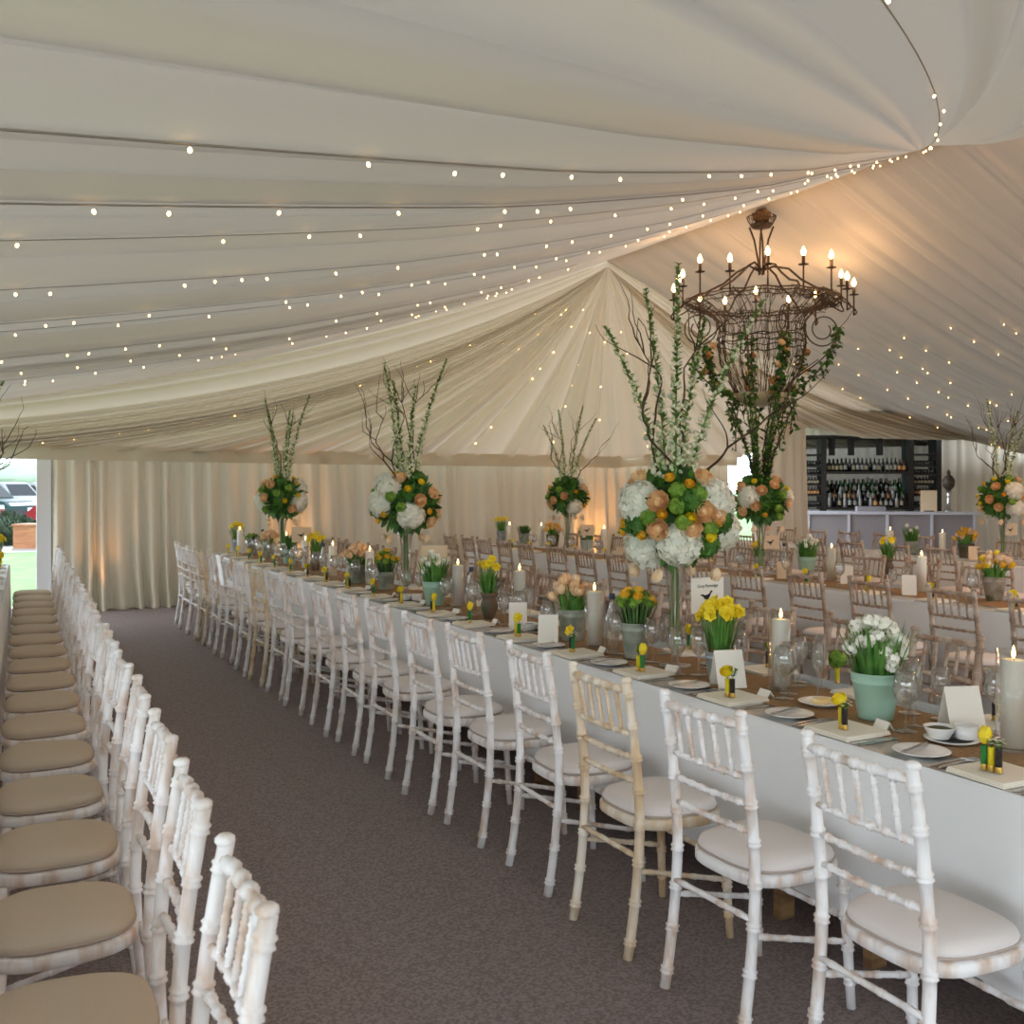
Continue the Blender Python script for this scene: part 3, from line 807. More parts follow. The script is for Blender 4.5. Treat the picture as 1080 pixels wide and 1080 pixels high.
for (u, v, w, gl) in [(1069, 793, 'beside the white dishes and menu card', True), (823.6, 728, 'between the mint bucket and the zinc daffodil bucket', True),
    (627, 683, 'between the peach tulip and green bud buckets', True), (548, 650, 'between the white dishes and brown daffodil vase', True), (483, 641, 'between the brown vase and white-flowered mint bucket', True),
    (390, 616, 'between the peach tulips and yellow ranunculus pot', False), (351, 607.5, 'beside the tall white-filled water bottle', False), (322, 599, 'beside the brown pot of daffodils', False), (302, 592, 'beside the third tall arrangement', False), (253, 582.5, 'at the far end, by the bushy pot', False),
    (972, 624, 'behind the cream menu card, second table', False), (877, 614, 'beside the mint pot, second table', True), (537.4, 575, 'by the dark green pot, far second table', False), (571, 576, 'by the orange tulip pot, far second table', False), (637, 581, 'by the pale pot, far second table', False),
    (939, None, 'on the third table, before the bar menu', False), (994, None, 'by the orange tulips, third table', False)]:
    candle(u, v, w, gl)
def bottle_parts(h=.29, r=.036, body='glass', cap='cap_blue'):
    b = M().lathe([(.001, 0), (r, 0), (r, h*.52), (r*.9, h*.6), (r*.42, h*.76), (.0125, h*.84), (.0125, h*.93), (.010, h*.93), (.010, h*.84), (r*.8, h*.58), (r*.9, .01), (.001, .008)], 18, caps=False)
    c = M().lathe([(.001, h*.9), (.0155, h*.9), (.0155, h), (.001, h)], 14)
    return [('bottle_body', b.mesh('bottle_body', body)), ('cap', c.mesh('cap', cap))]
BOT = bottle_parts()
for (u, v, lab) in [(645.5, 688, 'clear water bottle with dark cap between the candle and the green tulip bucket'), (497, 645, 'clear water bottle with dark cap behind the brown daffodil vase'), (341, 606, 'tall clear water bottle by the far candle on the front table'),
                    (827, 606, 'water bottle with dark cap behind the kraft menu on the second table'), (277, 584, 'water bottle at the far end of the front table')]:
    x, y = at_z(u, v, TZ); OBS.append((x, y, .037)); spawn('water_bottle', lab, 'bottle', (x, y, TZ+.0065), 0, BOT, 'water bottles on the tables')
BOWL = M().lathe([(.001, 0), (.028, 0), (.032, .004), (.05, .036), (.052, .04), (.049, .04), (.044, .03), (.001, .026)], 22)
RAMEK = M().lathe([(.001, 0), (.034, 0), (.036, .003), (.038, .044), (.035, .044), (.033, .008), (.001, .007)], 22)
SLATE = M().lathe([(.001, 0), (.07, 0), (.085, .006), (.088, .009), (.07, .007), (.001, .006)], 26)
RELISH = M().lathe([(.001, .03), (.042, .031), (.03, .035), (.001, .036)], 16)
BOWL_P = [('bowl_body', BOWL.mesh('bowl_body', 'china')), ('relish', RELISH.mesh('relish', 'relish'))]
RAM_ME = RAMEK.mesh('ramekin', 'china'); SAU = [('plate_body', SLATE.mesh('saucer', 'china')), ('dark_centre', M().lathe([(.001, .0075), (.068, .008), (.001, .0085)], 22).mesh('dark_centre', 'black'))]
for (u, v, lab) in [(1004, 783, 'beside the white menu card'), (566, 667, 'beside the peach tulip bucket'), (433, 635, 'below the second tall arrangement')]:
    x, y = at_z(u, v, TZ)
    OBS.append((x, y, .09))
    spawn('saucer', f'white saucer with dark centre {lab}', 'saucer', (x, y, TZ+.0065), 0, SAU, 'saucers under the dishes')
    ax, ay = CY*.045, -SY*.045
    spawn('relish_bowl', f'small white bowl of dark relish {lab}', 'bowl', (x-ax*.9, y-ay*.9, TZ+.0135), 0, BOWL_P, 'relish bowls')
    single('ramekin', RAM_ME, f'small white ramekin {lab}', 'ramekin', (x+ax*1.0, y+ay*1.0, TZ+.0135), 0, 'ramekins')
x, y = at_z(866.7, 745, TZ); OBS.append((x, y, .09))
spawn('butter_dish', 'white plate holding pale butter between the candle and mint bucket', 'dish', (x, y, TZ+.0065), .3, [('plate_body', PLATE), ('butter', M().box((0, 0, .014), (.06, .04, .02)).mesh('butter', 'butter', False))])
for n, (u, v, g) in enumerate([(841.7, 732, G_RED), (857, 724, G_WHITE), (866, 727, G_FLUTE), (737, 713, G_RED), (698.4, 702, G_RED), (1041, 772, G_RED), (991.7, 760, G_WHITE)]):
    x, y = at_z(u, v, TZ)
    GLASSES.insert(0, (x, y, 'wine_glass', ['wine glass between the tall candle and the mint bucket', 'smaller glass behind the wine glass beside the tall candle', 'slim glass beside the lime bud vase behind the butter dish', 'wine glass in front of the tall flower vase', 'wine glass between the green tulip bucket and the tall vase', 'wine glass between the candle and the white menu card', 'wine glass behind the mint bucket near the menu card'][n], g, 'spare glasses in the middle of the front table'))
x, y = at_z(883, 722, TZ); bud_vase(x, y, TZ+.0065, ('yellow',), ('guelder',), 'bud vase with a lime guelder rose between the candle and mint bucket', 'bud vases in the middle of the front table', 0)

# ------------------------------------------------------------------ pots of flowers
def bucket(h, rt, rb, m):
    b = M().lathe([(.001, 0), (rb, 0), (rb+.001, .004), (rb+(rt-rb)*.78, h*.78), (rb+(rt-rb)*.78+.003, h*.8), (rb+(rt-rb)*.82, h*.82), (rt, h-.004), (rt+.004, h), (rt, h+.003), (rt-.004, h-.003), (rb*.98, h*.75), (.001, h*.75)], 26)
    return b
def urn(h, r):
    return M().lathe([(.001, 0), (r*.62, 0), (r*.7, h*.1), (r*.98, h*.4), (r, h*.55), (r*.8, h*.72), (r*.78, h*.8), (r*1.0, h*.93), (r*1.02, h), (r*.9, h), (r*.7, h*.8), (.001, h*.8)], 24)
def strap_leaves(n, h, rad, sd, mm='leaf', w=.012, bend=.22):
    r = random.Random(sd); m = M()
    for k in range(n):
        a = r.uniform(0, 6.3); q = rad*sqrt(r.random()); s = r.uniform(.02, .35)*(q/rad+.3)
        m.blade((cos(a)*q, sin(a)*q, 0), (cos(a)*s, sin(a)*s, 1), h*r.uniform(.7, 1.05), w, r.uniform(.02, bend))
    return m.mesh('leaves', mm)
def stems_m(pts, base_r, m='stem', r=.003):
    mm = M()
    for p in pts:
        b = Vector((p[0]*base_r, p[1]*base_r, 0)); mm.tube(bez(b, (b.x*.9+p[0]*.1, b.y*.9+p[1]*.1, p[2]*.6), p, 5), r, 5)
    return mm.mesh('stems', m)
def dome(n, R, z0, hz, sd, zmin=0):
    r = random.Random(sd); out = []
    for k in range(n):
        a = k*2.39996+r.uniform(-.4, .4); q = sqrt((k+.5)/n)
        out.append((cos(a)*q*R, sin(a)*q*R, z0+hz*(1-q*q)+r.uniform(-.02, .02)))
    return out
def potted(kind, x, y, label, sd, pot, potmat, h, rt, rb, urn_=False, n=14, sc=1, group=None):
    r = random.Random(sd); P = []
    pm = (urn(h, rt) if urn_ else bucket(h, rt, rb, potmat)).mesh('pot', potmat)
    P.append(('pot', pm))
    P.append(('soil', M().lathe([(.001, h*.86), (rt*.72 if urn_ else rt*.9, h*.85), (.001, h*.8)], 14).mesh('soil', 'soil')))
    top = h*.86
    def face(p, out=.9):
        d = Vector((p[0], p[1], .5*rt)).normalized(); return tilt((d.x*out, d.y*out, d.z+.2))
    if kind == 'daffodil':
        P.append(('leaves', strap_leaves(46, .2, rt*.75, sd), (0, 0, top)))
        pts = dome(n, rt*1.35, .17, .05, sd); P.append(('stems', stems_m([(p[0], p[1], p[2]) for p in pts], .45), (0, 0, top)))
        for k in range(4): a = k*1.6; P.append(('flower_bulb', M().ball((0, 0, 0), .018, 10, 0, 1.3).mesh('flower_bulb', 'bulb_brown'), (cos(a)*rt*.45, sin(a)*rt*.45, top+.012)))
        for p in pts:
            a = r.uniform(0, 6.3); d = (p[0]*8+cos(a)*.5-.5, p[1]*8+sin(a)*.5-.45, .35)
            P.append(('daffodil_bloom', DAFF, (p[0], p[1], top+p[2]), tuple(tilt(d))))
    elif kind == 'paperwhite':
        P.append(('leaves', strap_leaves(80, .21, rt*.85, sd, w=.013, bend=.12), (0, 0, top)))
        pts = dome(n, rt*1.05, .135, .05, sd); P.append(('stems', stems_m(pts, .6), (0, 0, top)))
        for p in pts: P.append(('paperwhite_cluster', STARS, (p[0]*1.05, p[1]*1.05, top+p[2]+r.uniform(-.08, .03)), (r.uniform(0, 3), r.uniform(0, 3), 0)))
    elif kind in ('peach', 'yellow', 'orange'):
        P.append(('leaves', strap_leaves(26, .14, rt*.8, sd, w=.024, bend=.35), (0, 0, top)))
        pts = dome(n, rt*1.25, .07, .085, sd); P.append(('stems', stems_m(pts, .55), (0, 0, top)))
        for p in pts:
            me = {'peach': r.choice((TUL_P, TUL_P, TUL_B)), 'yellow': r.choice((TUL_G, TUL_B, TUL_Y)), 'orange': r.choice((TUL_P, TUL_G))}[kind]
            P.append(('tulip_bloom', me, (p[0], p[1], top+p[2]), tuple(tilt((p[0]*7, p[1]*7, .8)))))
    elif kind == 'green':
        P.append(('leaves', strap_leaves(60, .15, rt*.85, sd, 'leaf_dark', w=.012, bend=.15), (0, 0, top)))
        pts = dome(n, rt*1.2, .11, .05, sd); P.append(('stems', stems_m(pts, .6), (0, 0, top)))
        for p in pts: P.append(('green_bud', GUEL_S, (p[0], p[1], top+p[2]), (r.uniform(0, 3), 0, 0)))
        for p in pts[::3]: P.append(('ranunculus_bloom', RAN, (p[0]*1.03, p[1]*1.03, top+p[2]+.014), tuple(tilt((p[0]*6, p[1]*6, .7)))))
    elif kind == 'bush':
        P.append(('leaves', strap_leaves(70, .15, rt*.9, sd, 'leaf_dark', w=.02, bend=.3), (0, 0, top)))
        for p in dome(n, rt*1.2, .08, .05, sd): P.append(('green_bud', GUEL_S, (p[0], p[1], top+p[2])))
    OBS.append((x, y, rt+.005))
    return spawn('potted_flowers', label, 'flower pot', (x, y, TZ+.0065), r.uniform(-.4, .4), P, group, sc)
GUEL_S = floret_ball(.017, 30, .008, 5, 4, .1, 1.1).mesh('green_bud', 'leaf_lime')
POTS = [('paperwhite', 923.6, 759, 'mint green bucket of white paperwhites beside the tall candle', 'mint', .165, .088, .06, False, 46, 1),
    ('daffodil', 758.6, 718, 'small zinc bucket of yellow daffodils in front of the tall arrangement', 'zinc', .12, .062, .045, False, 32, 1),
    ('green', 670.7, 695, 'grey zinc bucket of green buds and yellow ranunculus', 'zinc_green', .17, .075, .055, False, 28, 1),
    ('peach', 604, 676, 'grey zinc bucket of peach tulips beside the candle', 'zinc_green', .165, .08, .06, False, 20, 1),
    ('daffodil', 516, 653, 'brown stoneware vase of yellow daffodils', 'brown_pot', .16, .055, .04, True, 7, 1),
    ('paperwhite', 452.8, 639.5, 'mint bucket of white flowers beside the second tall arrangement', 'mint', .165, .088, .06, False, 16, 1),
    ('green', 407, 622.5, 'zinc pot of yellow ranunculus beside the second tall arrangement', 'zinc_green', .14, .075, .055, False, 24, 1),
    ('peach', 377, 615, 'zinc pot of peach tulips beside the tall white-filled bottle', 'zinc_green', .15, .085, .06, False, 24, 1),
    ('daffodil', 333, 602, 'brown pot of daffodils beside a lit candle and bottle', 'brown_pot', .15, .055, .04, True, 14, 1),
    ('paperwhite', 305.5, 595, 'mint bucket of leafy green bulbs below the third arrangement sign', 'mint', .15, .08, .06, False, 5, 1),
    ('peach', 284, 588, 'small pot of peach tulips below the third tall arrangement', 'zinc_green', .14, .07, .05, False, 16, 1),
    ('bush', 266, 585, 'pot of bushy green foliage near the far end of the front table', 'zinc_green', .13, .075, .055, False, 14, 1),
    ('daffodil', 250, 581, 'pot of daffodils at the far end of the front table', 'zinc', .14, .065, .05, False, 14, 1),
    ('yellow', 1048.6, 634, 'weathered stone pot of yellow tulips on the second table', 'stone_pot', .17, .085, .055, False, 20, 1),
    ('daffodil', 936, 606.5, 'dark vase of daffodils between two candles on the second table', 'brown_pot', .15, .055, .04, True, 8, 1),
    ('paperwhite', 851, 602, 'mint pot of white flowers on the second table', 'mint', .13, .09, .07, False, 22, 1),
    ('yellow', 801, 601, 'small pot of yellow tulips under the second table bird sign', 'zinc_green', .13, .06, .05, False, 9, 1),
    ('daffodil', 529, 571, 'pot of orange daffodils at the far end of the second table', 'zinc', .15, .075, .06, False, 12, 1),
    ('bush', 552.6, 574.5, 'pot of dark green foliage at the far end of the second table', 'zinc_green', .15, .08, .06, False, 4, 1),
    ('orange', 583, 577, 'pot of orange tulips below the far bird sign', 'brown_pot', .16, .09, .07, False, 22, 1),
    ('paperwhite', 619, 580.5, 'pale pot of white flowers beside the far bird sign', 'pale_pot', .13, .09, .07, False, 8, 1),
    ('paperwhite', 961, None, 'pot of green and white flowers on the third table', 'zinc_green', .15, .09, .07, False, 6, 1),
    ('orange', 1018.7, None, 'pot of orange tulips on the third table', 'brown_pot', .16, .09, .07, False, 22, 1)]
for n, (k, u, v, lab, pm, h, rt, rb, ur, cnt, sc) in enumerate(POTS):
    x, y = at_z(u, v, TZ) if v else at_x(u, 9.98); x = max(x, 2.715+rt*.8) if x < 4 else x; potted(k, x, y, lab, 100+n, None, pm, h, rt, rb, ur, cnt, sc, 'pots of spring flowers')
for n in range(3):
    X, Y = t1(-.25, 8.8+1.2*n); potted('daffodil' if n != 1 else 'yellow', X, Y, f'pot of yellow flowers on the table by the doorway, {ORD[n]} from camera', 150+n, None, 'zinc', .13, .065, .05, False, 14, 1, 'pots of spring flowers')

# ------------------------------------------------------------------ tall arrangements
def willow_m(h, spread, az, sd):
    r = random.Random(sd); m = M()
    def grow(p, d, L, rad, depth):
        pts = [Vector(p)]; n = max(5, int(L/.045)); d = Vector(d).normalized(); w = r.uniform(0, 6)
        for k in range(n):
            w += r.uniform(-.9, 1.3)
            side = d.orthogonal().normalized(); b = d.cross(side)
            q = (d+(side*cos(w)+b*sin(w))*.55).normalized(); pts.append(pts[-1]+q*(L/n))
            d = (d+Vector((r.uniform(-.06, .06), r.uniform(-.06, .06), .02))).normalized()
        m.tube(pts, [rad*(1-.75*k/n) for k in range(n+1)], 5)
        if depth:
            for q in range(3):
                k = r.randint(int(n*.35), n-1); e = Vector((r.uniform(-1, 1), r.uniform(-1, 1), r.uniform(.2, 1)))
                grow(pts[k], (d+e*.8), L*r.uniform(.25, .45), rad*.55, depth-1)
    grow((0, 0, 0), (cos(az)*spread, sin(az)*spread, 1), h, .0075, 1)
    return m
def spire_m(h, spread, az, sd, fl=1):
    """an upright stem set with small leaves and pale buds all the way up"""
    r = random.Random(sd); m = M()
    p = bez((0, 0, 0), (cos(az)*h*spread*.25, sin(az)*h*spread*.25, h*.5), (cos(az)*h*spread, sin(az)*h*spread, h), 12)
    m.tube(p, [.0055*(1-.7*k/12) for k in range(13)], 5, 0)
    n = int(h*230)
    for k in range(n):
        t = .08+.92*k/n; i = min(11, int(t*12)); b = Vector(p[i]).lerp(Vector(p[i+1]), t*12-i); a = r.uniform(0, 6.3); rad = .046*(1-.66*t)
        q = b+Vector((cos(a)*rad*r.uniform(.3, 1), sin(a)*rad*r.uniform(.3, 1), 0))
        if r.random() < .75*fl*(1.2-t): m.ball(q, r.uniform(.007, .0125)*(1.15-.45*t), 6, 2)
        else: m.leaf(b, (cos(a), sin(a), .8), (0, 0, 1), rad*1.3, .0105, .2, 1, 2)
    return m
def foliage_m(R, n, sd, lw=.02):
    r = random.Random(sd); m = M().ball((0, 0, 0), R*.72, 12, 0, .9)
    for d in fib(n, sd):
        if r.random() < .05: continue
        c = Vector((d.x, d.y, d.z*.9))*R*r.uniform(.62, .85); e = (d+Vector((r.uniform(-.7, .7), r.uniform(-.7, .7), r.uniform(-.7, .5)))).normalized()
        m.leaf(c, e, d.orthogonal(), r.uniform(.05, .085), lw*r.uniform(.6, 1.2), .25, r.choice((0, 0, 1)), 3)
    return m
FOL = foliage_m(.25, 420, 3).mesh('foliage', ['leaf', 'leaf_dark'])
VASE = M().lathe([(.001, 0), (.075, 0), (.075, .006), (.02, .014), (.016, .05), (.024, .25), (.05, .44), (.075, .49), (.072, .49), (.046, .44), (.02, .25), (.01, .06), (.001, .055)], 24, caps=False)
SPIRES = [spire_m(.85, .42, 0, 1), spire_m(.95, .14, 0, 2), spire_m(.75, .38, 0, 3), spire_m(.98, .27, 0, 4)]
SP_DK = [spire_m(.8, .35, 0, 11, .2).mesh('flowering_branch', ['leaf_dark', 'leaf_dark', 'leaf_lime']), spire_m(.85, .15, 0, 12, .2).mesh('flowering_branch', ['leaf_dark', 'leaf', 'leaf_lime'])]*2
SP_ME = [m.mesh('flowering_branch', ['stem', 'spire_leaf', 'cream_flower']) for m in SPIRES]
WILL = [willow_m(.9, .55, 0, k).mesh('twisted_willow', 'bark') for k in (1, 2, 3, 6)]
W_A = willow_m(.9, 1.0, 0, 21).mesh('twisted_willow', 'bark'); W_B = willow_m(.85, 1.7, 0, 22).mesh('twisted_willow', 'bark'); W_C = willow_m(.9, 1.4, 0, 25).mesh('twisted_willow', 'bark')
vine_stem = M().tube(bez((0, 0, .06), (.01, .004, .25), (0, 0, .47), 6), .006, 6).mesh('flower_stem', 'stem')
def arrangement(x, y, label, sd, rz=0, dull=False, spec=None, nb=(4, 4), extra=(), sc=1):
    r = random.Random(sd); zc = .695; P = []
    P.append(('vase', VASE.mesh('vase', 'glass')))
    for k in range(4): a = k*1.57; P.append(('flower_stem', vine_stem, (cos(a)*.012, sin(a)*.012, 0), (0, 0, a)))
    P.append(('foliage', FOL, (0, 0, zc)))
    R = .25
    if spec is None:
        spec = []
        ds = fib(46, sd*.37); r.shuffle(ds)
        kinds = ['hyd']*4+['peo']*9+['ran']*10+['guel']*7+['moss']*3
        for d, k in zip([d for d in ds if d.z > -.75], kinds): spec.append((k, d.x, d.y, d.z))
    hyd = []
    for (k, dx, dy, dz) in spec:
        d = Vector((dx, dy, dz)).normalized()
        if any((d-h).length < .42 for h in hyd) : continue
        if k == 'hyd': hyd.append(d)
        me, nm, q = {'hyd': (HYD[r.randint(0, 2)], 'hydrangea_head', .86), 'peo': (PEO, 'peony_tulip_bloom', .98), 'ran': (RAN_Y if r.random() < .4 else RAN, 'ranunculus_bloom', 1.02), 'guel': (GUEL, 'guelder_rose', .98), 'moss': (MOSS, 'green_foliage_head', .9), 'tul': (TUL_B, 'tulip_bloom', 1.0)}[k]
        P.append((nm, me, (d.x*R*q, d.y*R*q, zc+d.z*R*q*.92), tuple(tilt(d)), [], {'hyd': 'white hydrangea head', 'peo': 'peach bloom', 'ran': 'golden yellow bloom', 'guel': 'lime green flower ball'}.get(k)))
    for k in range(4):
        a = k*1.57+.6; P.append(('tulip_bloom', TUL_B, (cos(a)*.2, sin(a)*.2, zc-.235), (pi*.9, .2*cos(a), a), [], 'pale drooping tulip'))
    for k in range(nb[0]):
        a = rz+2*pi*k/nb[0]+r.uniform(-.4, .4); P.append(('flowering_branch', (SP_DK if dull else SP_ME)[k % 4], (cos(a)*.05, sin(a)*.05, zc+.12), (0, 0, a)))
    for k in range(nb[1]):
        a = 2*pi*k/nb[1]+r.uniform(-.3, .3)+.5; P.append(('twisted_willow', WILL[k % 4], (cos(a)*.04, sin(a)*.04, zc+.12), (0, 0, a)))
    for me, a in extra: P.append(('twisted_willow', me, (cos(a)*.04, sin(a)*.04, zc+.12), (0, 0, a)))
    OBS.append((x, y, .08))
    return spawn('tall_flower_arrangement', label, 'flower arrangement', (x, y, TZ+.0065), 0, P, 'tall flower arrangements', sc)
# the front one, its heads placed as the camera side shows them: (kind, right, towards camera, up)
def face_dir(px, py):
    a, b = px, py; c = sqrt(max(.02, 1-min(.98, a*a+b*b)))
    return (a*CY-c*SY, -a*SY-c*CY, b)
FRONT = [('hyd', -.82, .30), ('hyd', .72, .36), ('hyd', -.02, -.62), ('hyd', .93, -.34), ('hyd', -.66, -.74), ('peo', -.42, .28), ('peo', .34, .10), ('peo', .58, .02), ('peo', -.43, -.22), ('peo', .12, -.20), ('peo', -.72, .76), ('peo', .92, .12), ('peo', .42, .72),
         ('ran', -.2, .72), ('ran', .12, .60), ('ran', -.36, .05), ('ran', .10, -.02), ('ran', -.67, -.34), ('ran', -.78, -.55), ('ran', .48, -.36), ('ran', .72, .1), ('ran', -.93, -.12), ('ran', -.98, -.3),
         ('guel', -.1, .52), ('guel', -.12, .22), ('guel', -.6, -.02), ('guel', .0, -.1), ('guel', .5, -.2), ('guel', .3, .45), ('moss', .52, -.62), ('moss', -.8, -.15), ('moss', .15, .3), ('moss', .8, -.1), ('peo', -.95, .05), ('ran', .6, -.1)]
fs_ = [(k, *face_dir(px, py)) for (k, px, py) in FRONT]
back = [('hyd', .3, .9, .2), ('peo', .7, .6, .1), ('hyd', -.3, .8, .4), ('ran', .1, .95, -.3), ('guel', .5, .8, .4), ('moss', 0, .9, -.1), ('peo', -.6, .7, .2)]
arrangement(2.84, 3.86, 'tall floral arrangement in glass vase with big white hydrangeas, behind the daffodils', 1, .4, spec=fs_+back, nb=(5, 4))
arrangement(2.85, 7.28, 'second tall floral arrangement along the front table, below the curtain wall', 2, 1.1, nb=(4, 5))
arrangement(2.85, 10.9, 'tall floral arrangement at the far end of the front table', 3, 2.0, nb=(5, 2))
arrangement(6.4, 10.9, 'far tall arrangement on the second table, against the warm lit curtain', 4, .2, nb=(4, 4))
arrangement(6.38, 7.35, 'tall arrangement with green trailing branches on the second table, below the chandelier', 5, .9, dull=True, nb=(11, 3))
arrangement(9.92, 7.5, 'tall arrangement with twisted twigs on the third table, beside the bar', 6, .5, nb=(3, 6))
X, Y = t1(-.47, 7.3)
arrangement(X, Y, 'tall arrangement on the table by the doorway, its twisted twigs reaching in', 7, .3, nb=(3, 4), extra=((W_A, -YAW-.1), (W_B, -YAW+.25), (W_C, -YAW-.3)), sc=.9)

# ------------------------------------------------------------------ table name signs
def bird_m(s=1):
    o = [(-.5, .1), (-.3, .02), (-.18, -.1), (-.05, -.16), (.08, -.13), (.2, 0), (.3, .2), (.4, .26), (.36, .32), (.26, .3), (.18, .16), (.02, .1), (-.15, .08), (-.3, .14)]
    m = flat([(x*s, y*s) for x, y in o], .002); 
    m.box((-.03*s, -.24*s, .001), (.03*s, .2*s, .002)); m.box((.06*s, -.24*s, .001), (.03*s, .2*s, .002)); return m
BIRD = bird_m(.085).mesh('bird_silhouette', 'black', False)
def text_me(txt, size, matn):
    cu = bpy.data.curves.new('lettering', 'FONT'); cu.body = txt; cu.size = size; cu.align_x = 'CENTER'; cu.extrude = .0004; cu.resolution_u = 2
    o = bpy.data.objects.new('lettering_tmp', cu); COL.objects.link(o)
    dg = bpy.context.evaluated_depsgraph_get(); me = bpy.data.meshes.new_from_object(o.evaluated_get(dg))
    bpy.data.objects.remove(o); me.materials.clear(); me.materials.append(MATS[matn]); return me
TXT = text_me('Grey Partridge', .021, 'ink')
def sign(x, y, z, w, h, matn, rz, label, txt=None, bird=True):
    P = [('card', M().box((0, 0, z+h/2), (w, .003, h)).mesh('card', matn, False))]
    st = M().lathe([(.001, 0), (.035, 0), (.035, .006), (.004, .01), (.0035, z*.9)], 12)
    st.tube([(0, 0, z*.88), (-.012, 0, z*.95), (-.012, 0, z+.02)], .002, 5); st.tube([(0, 0, z*.88), (.012, 0, z*.95), (.012, 0, z+.02)], .002, 5)
    P.append(('stand', st.mesh('stand', 'steel')))
    if txt: P.append(('lettering', txt, (0, -.0025, z+h*.72), (pi/2, 0, 0)))
    if bird: P.append(('bird_silhouette', BIRD, (-.005, -.0025, z+h*.46), (pi/2, 0, 0)))
    OBS.append((x, y, .04))
    spawn('table_sign', label, 'sign', (x, y, TZ+.0065), rz, P, 'table name signs')
x, y = at_z(746, 702, TZ); sign(x, y, .24, .2, .165, 'card', -YAW+.55, 'white table name card lettered Grey Partridge behind the zinc daffodil bucket', TXT, True)
sign(2.9, 6.85, .235, .2, .16, 'kraft', -YAW+.3, 'kraft bird sign in front of the second tall arrangement')
sign(2.95, 10.5, .235, .2, .16, 'kraft', -YAW+.3, 'kraft bird sign beside the far arrangement on the front table')
x, y = at_z(813, 603.5, TZ); sign(x, y, .22, .17, .13, 'kraft', -YAW+.1, 'kraft bird sign on the second table below the chandelier')
sign(6.5, 10.6, .22, .17, .13, 'kraft', -YAW+.1, 'kraft bird sign by the far arrangement on the second table')
x, y = at_z(1066, 584, TZ); sign(x, y, .22, .17, .14, 'kraft', -YAW+.1, 'kraft bird sign on the third table, below the twiggy arrangement')

def menu_m(w, h, t=.05):
    m = M(); th = .0015
    for sy in (-1, 1):
        for k in (0, 1):
            pass
    a = [(-w/2, -t, 0), (w/2, -t, 0), (w/2, 0, h), (-w/2, 0, h)]; b = [(-w/2, t, 0), (w/2, t, 0), (w/2, 0, h), (-w/2, 0, h)]
    m.add(a+[(x, y+th*1.5, z-th) for x, y, z in a], [(0, 1, 2, 3), (7, 6, 5, 4), (0, 4, 5, 1), (1, 5, 6, 2), (3, 7, 4, 0)])
    m.add(b+[(x, y-th*1.5, z-th) for x, y, z in b], [(3, 2, 1, 0), (4, 5, 6, 7), (1, 5, 4, 0), (2, 6, 5, 1), (0, 4, 7, 3)])
    return m
MENU = menu_m(.125, .15).mesh('menu_card', 'card', False); MENU_T = menu_m(.105, .15).mesh('menu_card', 'card', False); MENU_K = menu_m(.11, .15).mesh('menu_card', 'kraft', False)
for (u, v, me, rz, lab) in [(1014, 772, MENU, .1, 'white folded menu card beside the two white dishes'), (784, 719, MENU, .2, 'white folded menu card beside the zinc daffodil bucket'),
    (593, 676, MENU_T, -.1, 'white folded menu card in front of the peach tulip bucket'), (541, 664, MENU_T, .0, 'white folded menu card in front of the candle by the white dishes'),
    (958.8, 628, MENU_T, -.3, 'cream menu card beside the candle on the second table'), (893, 616, MENU_T, -.3, 'menu card beside the candle and mint pot on the second table'), (826, 610.5, MENU_K, -.2, 'kraft menu card between the bird sign and mint pot, second table'),
    (1027, None, MENU_K, -.3, 'kraft menu card by the orange tulips on the third table'), (655, None, MENU_K, -.3, 'kraft menu card beside the far candle on the second table')]:
    x, y = at_z(u, v, TZ) if v else at_x(u, 9.8 if u > 900 else 6.28)
    if x < 4: x = max(x, 2.77)
    while any((x-a)**2+(y-b)**2 < (c+.075)**2 for a, b, c in OBS): x -= .02; y -= .01
    single('menu_card', me, lab, 'menu card', (x, y, TZ+.0065), -YAW+rz, 'folded menu cards'); OBS.append((x, y, .06))
for (x, y, nm, lab, G, grp) in GLASSES:
    r_ = .044; spot = None
    for (a, b) in ((0, 0), (-.05, 0), (.05, 0), (0, .08), (0, -.08), (-.06, .08), (-.06, -.08), (.06, .09), (.06, -.09), (0, .15), (0, -.15)):
        if all((x+a-p)**2+(y+b-q)**2 > (c+r_)**2 for p, q, c in OBS): spot = (x+a, y+b); break
    if spot:
        OBS.append((*spot, r_)); spawn(nm, lab, 'glass', (*spot, TZ+.006), 0, G, grp)

